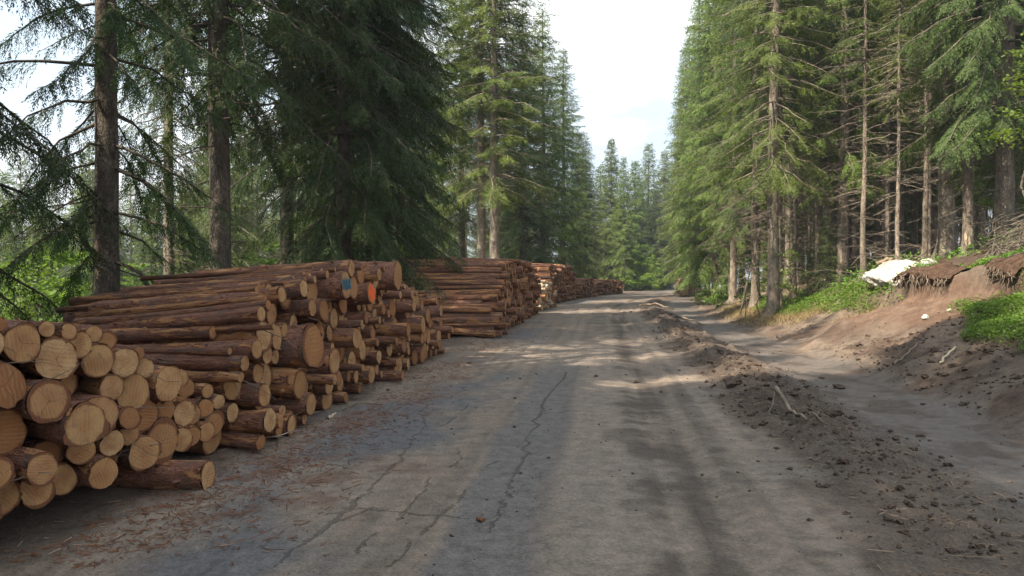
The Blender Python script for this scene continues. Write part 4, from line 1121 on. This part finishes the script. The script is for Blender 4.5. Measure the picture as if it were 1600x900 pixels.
# dry brushwood heap at the right edge above the overhang
mb = MB(); r = np.random.RandomState(9)
for q in range(900):
    Y = r.uniform(13.2, 18.5); X = ray(r.uniform(1530, 1760), Y); t = X - float(cx(Y))
    if t < float(tlip(Y)) + .3: continue
    z = gx(X, Y) + r.rand() * .75 * min(1, (t - float(tlip(Y)) - .2) / 1.4)
    L = r.uniform(.4, 1.7); az = rad(20) + r.randn() * .5; s = np.linspace(0, 1, 5)
    P = np.array([X, Y, z]) + np.stack([L * s * math.cos(az), L * s * math.sin(az), L * (.42 + .18 * r.randn()) * s - .22 * L * s * s], -1) + r.randn(5, 3) * .02
    mb.tube(P, np.linspace(.012, .003, 5) * r.uniform(.5, 1.3), 4, cap=False)
tag(ob('brushwood', mb.mesh('brushwood', [M['deadwood']])), 'brown dry brushwood heaped on the bank top at the right edge', 'brushwood', kind='stuff')
# fallen dead boughs in the undergrowth of the right wood
mb = MB()
for q in range(420):
    Y = r.uniform(21, 40); t = r.uniform(6.8, 14); X = float(cx(Y)) + t; z = gx(X, Y)
    L = r.uniform(.5, 2.2); az = r.rand() * 6.28; s = np.linspace(0, 1, 5)
    P = np.array([X, Y, z + .03]) + np.stack([L * s * math.cos(az), L * s * math.sin(az), .35 * L * r.rand() * np.sin(s * 3)], -1) + r.randn(5, 3) * .03
    mb.tube(P, np.linspace(.014, .004, 5) * r.uniform(.5, 1.4), 4, cap=False)
tag(ob('fallen_twigs', mb.mesh('fallen_twigs', [M['twig']])), 'fallen dead twigs littering the floor of the right-hand wood', 'twigs', kind='stuff')

def stick(pts, r0, r1, label, m='twig', name='fallen_branch', fork=None, cat='branch'):
    mb = MB(); P = np.array(pts, float); org = P[0].copy()
    n = 9; u = np.linspace(0, 1, n); k = np.linspace(0, 1, len(P))
    C_ = np.stack([np.interp(u, k, P[:, a]) for a in range(3)], -1); C_[1:-1] += R.randn(n - 2, 3) * r0 * .5
    mb.tube(C_ - org, np.linspace(r0, r1, n), 7, jit=.2)
    if fork is not None:
        for f in fork:
            Fp = np.array(f, float); mb.tube(Fp - org, np.linspace(r1 * .9, r1 * .35, len(Fp)), 5)
    o = ob(name, mb.mesh(name, [M[m]]), loc=org); tag(o, label, cat); return o
def gp(px, Y, h=0): X = ray(px, Y); return (X, Y, gx(X, Y) + h)
stick([gp(1213, 8.95, .20), gp(1235, 8.45, .10), gp(1262, 7.95, .03)], .026, .016, 'pale dry branch lying across the mud ridge', fork=[[gp(1213, 8.95, .20), gp(1208, 8.75, .10), gp(1200, 8.5, .0)]])
stick([gp(1270, 8.05, .03), gp(1292, 7.75, .05), gp(1306, 7.55, .02)], .010, .005, 'thin forked twig beside the pale branch on the mud ridge')
stick([gp(1040, 31.0, .12), gp(1070, 27.5, .12), gp(1100, 24.5, .08)], .05, .025, 'long pale pole lying along the far mud ridge')
stick([gp(1000, 36.5, .15), gp(1025, 35, .17), gp(1052, 34.2, .13)], .045, .03, 'short pale log half sunk in the far end of the mud ridge')
stick([gp(1398, 12.6, .03), gp(1420, 12.8, .05), gp(1434, 13.0, .04)], .018, .01, 'pale stick on the open earth below the sod overhang')
stick([gp(1468, 11.6, .03), gp(1484, 11.8, .05), gp(1494, 12.1, .05)], .02, .012, 'short pale stick left of the green patch', 'palewood')
stick([gp(512, 8.55, .012), gp(517, 8.75, .016), gp(524, 8.95, .012)], .017, .008, 'white wood splinter on the asphalt in front of the near stack', 'palewood', 'wood_splinter', cat='splinter')
stick([gp(385, 7.35, .03), gp(430, 7.2, .10), gp(475, 7.8, .04)], .013, .005, 'bent bough trailing from the foot of the near stack', fork=[[gp(430, 7.2, .10), gp(452, 7.3, .06), gp(470, 7.2, .02)]])
stick([gp(535, 9.1, .02), gp(565, 9.0, .12), gp(598, 9.3, .03)], .010, .004, 'thin curved twig by the stack foot below the orange mark')
stick([gp(745, 840 and 5.0, .01), gp(752, 4.95, .012), gp(757, 5.0, .01)], .012, .008, 'small dark bark scrap lying on the road in the foreground', 'litter', 'bark_scrap', cat='bark')
stick([gp(1165, 24.2, .0), gp(1166, 24.6, .9), gp(1172, 25.0, 1.9)], .012, .008, 'thin leaning dead stem left of the grass edge trunk', 'deadwood', 'dry_sapling', cat='stem')
stick([gp(1155, 27.5, .1), gp(1170, 27.5, 1.5), gp(1186, 27.5, 3.0)], .035, .02, 'pale leaning dead pole left of the grass edge trunk', 'deadwood', 'dead_pole', cat='pole')
stick([gp(1372, 21.6, .32), gp(1384, 21.4, .36), gp(1394, 21.2, .40)], .06, .055, 'short orange-brown log piece behind the white rock', 'chip', 'log_piece', cat='log')

# ------------------------------------------------------------------ loose stuff on the ground
def scatter(name, label, cat, mt, fn, n, seed, shape):
    r = np.random.RandomState(seed); Y, t = fn(r, n); n = len(Y)
    X = cx(Y) + t; z = gz(Y, t); c = np.stack([X, Y, z], -1); mb = MB()
    if shape == 'sliver':
        L = r.uniform(.02, .09, n) * (1 + 2 * (r.rand(n) < .06)); w = r.uniform(.002, .006, n); az = r.rand(n) * 6.28
        d = np.stack([np.cos(az), np.sin(az), r.randn(n) * .25], -1) * L[:, None] * .5; s = np.stack([-np.sin(az), np.cos(az), 0 * az], -1) * w[:, None]
        up = np.array([0, 0, .004]); c = c + [0, 0, .006]
        v = np.stack([c - d - s, c + d - s * .5, c + d + s * .5, c - d + s, c - d * .9 + up, c + d * .9 + up], 1).reshape(-1, 3)
        b = np.arange(n)[:, None] * 6
        q = np.concatenate([b + [0, 1, 5, 4], b + [3, 4, 5, 2]], 0)
        mb.add(v, q)
    else:
        base = np.array([[1, 0, 0], [-1, 0, 0], [0, 1, 0], [0, -1, 0], [0, 0, 1], [0, 0, -1]], float)
        tri = np.array([[0, 2, 4], [2, 1, 4], [1, 3, 4], [3, 0, 4], [2, 0, 5], [1, 2, 5], [3, 1, 5], [0, 3, 5]])
        import bmesh
        bm = bmesh.new(); bmesh.ops.create_icosphere(bm, subdivisions=2 if shape == 'clod' else 1, radius=1)
        base = np.array([v.co[:] for v in bm.verts]); tri = np.array([[v.index for v in f.verts] for f in bm.faces]); bm.free()
        s = shape_size(r, n, shape) * np.interp(Y, [4, 7, 10], [.6, .85, 1.25])
        for a in range(n):
            k = 1 + .30 * r.randn(len(base), 1)
            v = base * k * s[a] * np.array([1.2, 1, .7]); ang = r.rand() * 6.28
            v = v @ np.array([[math.cos(ang), -math.sin(ang), 0], [math.sin(ang), math.cos(ang), 0], [0, 0, 1]]) + c[a] + [0, 0, s[a] * .25]
            mb.add(v, t=tri)
    tag(ob(name, mb.mesh(name, [M[mt]], False)), label, cat, kind='stuff')
def shape_size(r, n, shape):
    return np.clip(.010 * np.exp(.6 * r.randn(n)), .004, .05) if shape == 'clod' else np.clip(.006 * np.exp(.7 * r.randn(n)), .002, .03)
def yd(r, n, a, b): return a * (b / a) ** r.rand(n)
def f_ridge(r, n):
    Y = yd(r, n, 4.2, 34); t = 2.25 + .35 * fbm(Y * .25, Y * 0, 2, 5) + r.randn(n) * .36; return Y, t
scatter('mud_clods', 'loose clods of dark mud along the churned ridge', 'mud', 'clod', f_ridge, 2300, 1, 'clod')
def f_bank(r, n):
    Y = yd(r, n, 7, 30); t = r.uniform(4.4, 7.0, n); k = fbm(Y * .8, t * .8, 3, 120) > .0; return Y[k], t[k]
scatter('earth_clods', 'crumbs and clods of brown earth on the cut bank', 'earth', 'clod', f_bank, 2600, 2, 'clod')
def f_road(r, n):
    Y = yd(r, n, 3.8, 20); t = r.uniform(-3, 5, n); return Y, t
scatter('road_grit', 'small grit and pebbles strewn over the road', 'grit', 'clod', f_road, 650, 3, 'grit')
def f_chip(r, n):
    Y = yd(r, n, 3.8, 16); t = 2.45 + r.randn(n) * .55 + .2 * fbm(Y, Y * 0, 2, 130); return Y, t
scatter('wood_chips', 'pale wood slivers scattered over the mud ridge', 'chips', 'chip', f_chip, 1000, 4, 'sliver')
def f_lit(r, n):
    Y = yd(r, n, 4.2, 26); t = -2.75 + r.randn(n) * .42; k = fbm(Y * .9, t * .9, 3, 133) > -.15; return Y[k], t[k]
scatter('bark_litter', 'reddish bark and needle litter along the foot of the stacks', 'litter', 'litter', f_lit, 4000, 5, 'sliver')
def f_lit2(r, n):
    Y = yd(r, n, 4.2, 22); t = -2.7 + r.randn(n) * .45; return Y, t
mb = MB(); r = np.random.RandomState(66)
fr = [d for d in ALL if d['stack'] in ('front', 'tall')]
for q in range(150):
    d = fr[r.randint(len(fr))]; p = d['loc'] + np.array([.05, 0, r.uniform(-1, 1) * d['r'] * 1.1]) + np.array([d['ax'][0], d['ax'][1], 0]) * .15
    L = r.uniform(.15, .5); dv = np.array([.55 + .5 * r.rand(), r.randn() * .6, r.randn() * .45]); dv /= np.linalg.norm(dv); s_ = np.linspace(0, 1, 4)[:, None]
    P = p + dv * L * s_ + np.array([0, 0, -.12 * L]) * s_ ** 2 + r.randn(4, 3) * .012
    P[:, 2] = np.maximum(P[:, 2], .02)
    mb.tube(P, np.linspace(.0055, .002, 4) * r.uniform(.5, 1.2), 4, cap=False)
tag(ob('stack_twigs', mb.mesh('stack_twigs', [M['twig']])), 'thin dry twigs caught between the log ends of the near stack', 'twigs', kind='stuff')
scatter('pale_splinters', 'pale splinters lying among the litter by the stacks', 'splinters', 'chip', f_lit2, 500, 6, 'sliver')

# ------------------------------------------------------------------ thin forest air
HZ = .0011
m, nt, out = mat('thin_air'); pv = nd(nt, 'ShaderNodeVolumePrincipled'); pv.inputs['Color'].default_value = (.86, .92, 1.0, 1); pv.inputs['Density'].default_value = HZ; pv.inputs['Anisotropy'].default_value = .3
lk(nt, pv.outputs[0], out.inputs['Volume'])
b0 = np.array([[x, y, z] for x in (-7000, 7000) for y in (-70, 4500) for z in (-75, 110)], float)
tag(ob('haze', build_mesh('haze', b0, [[0, 1, 3, 2], [4, 6, 7, 5], [0, 4, 5, 1], [2, 3, 7, 6], [0, 2, 6, 4], [1, 5, 7, 3]], None, [m], smooth=False)), 'thin pale air between the near trees and the far end of the road', 'haze', kind='stuff')

# ------------------------------------------------------------------ camera, sky, sun
cam = bpy.data.cameras.new('camera'); cam.sensor_width = 36; cam.lens = 36 * F / 1600; cam.clip_start = .05; cam.clip_end = 9000
co = bpy.data.objects.new('camera', cam); col.objects.link(co); co.location = (0, 0, CAMZ)
co.rotation_euler = (rad(90) - math.atan(20 / F), 0, 0); sc.camera = co

EL, AZX, AZY = 50.0, -.80, -.60       # the sun stands left of the road, a little behind the camera
sd = Vector((AZX, AZY, 0)).normalized() * math.cos(rad(EL)) + Vector((0, 0, math.sin(rad(EL))))
sun = bpy.data.lights.new('sun', 'SUN'); sun.energy = 5.0; sun.angle = rad(.5); sun.color = (1, .90, .74)
so = bpy.data.objects.new('sun', sun); col.objects.link(so); so.rotation_euler = sd.to_track_quat('Z', 'Y').to_euler(); so.location = (0, 0, 60)

w = bpy.data.worlds.new('World'); sc.world = w; w.use_nodes = True; nt = w.node_tree; nt.nodes.clear()
wo = nt.nodes.new('ShaderNodeOutputWorld'); bg = nt.nodes.new('ShaderNodeBackground'); bg.inputs['Strength'].default_value = .11
sky = nt.nodes.new('ShaderNodeTexSky'); sky.sky_type = 'NISHITA'; sky.sun_disc = False
sky.sun_elevation = rad(EL); sky.sun_rotation = math.atan2(AZX, AZY) % (2 * math.pi); sky.air_density = 1; sky.dust_density = 2
tc = nt.nodes.new('ShaderNodeTexCoord')
v = vmath(nt, 'MULTIPLY', tc.outputs['Generated'], (1, 1, 2.2))
f = noise(nt, v, 2.6, 6, .6, .3)
cl = mrange(nt, f, .45, .66)
c = mixc(nt, cl, mixc(nt, .8, sky.outputs[0], (3.3, 4.2, 5.0)), mixc(nt, noise(nt, v, 6, 4), (7.6, 7.6, 7.5), (10.6, 10.3, 9.7)))
lk(nt, c, bg.inputs['Color']); lk(nt, bg.outputs[0], wo.inputs[0])

sc.view_settings.view_transform = 'Standard'; sc.view_settings.look = 'None'; sc.view_settings.gamma = 1; sc.view_settings.use_curve_mapping = False
sc.view_settings.exposure = 1.34
cy = sc.cycles
sc.render.engine = 'CYCLES'
cy.max_bounces = 5; cy.diffuse_bounces = 3; cy.glossy_bounces = 1; cy.transmission_bounces = 3; cy.transparent_max_bounces = 4
cy.caustics_reflective = False; cy.caustics_refractive = False; cy.sample_clamp_indirect = 6
cy.use_denoising = True
try: cy.denoiser = 'OPENIMAGEDENOISE'
except Exception: pass
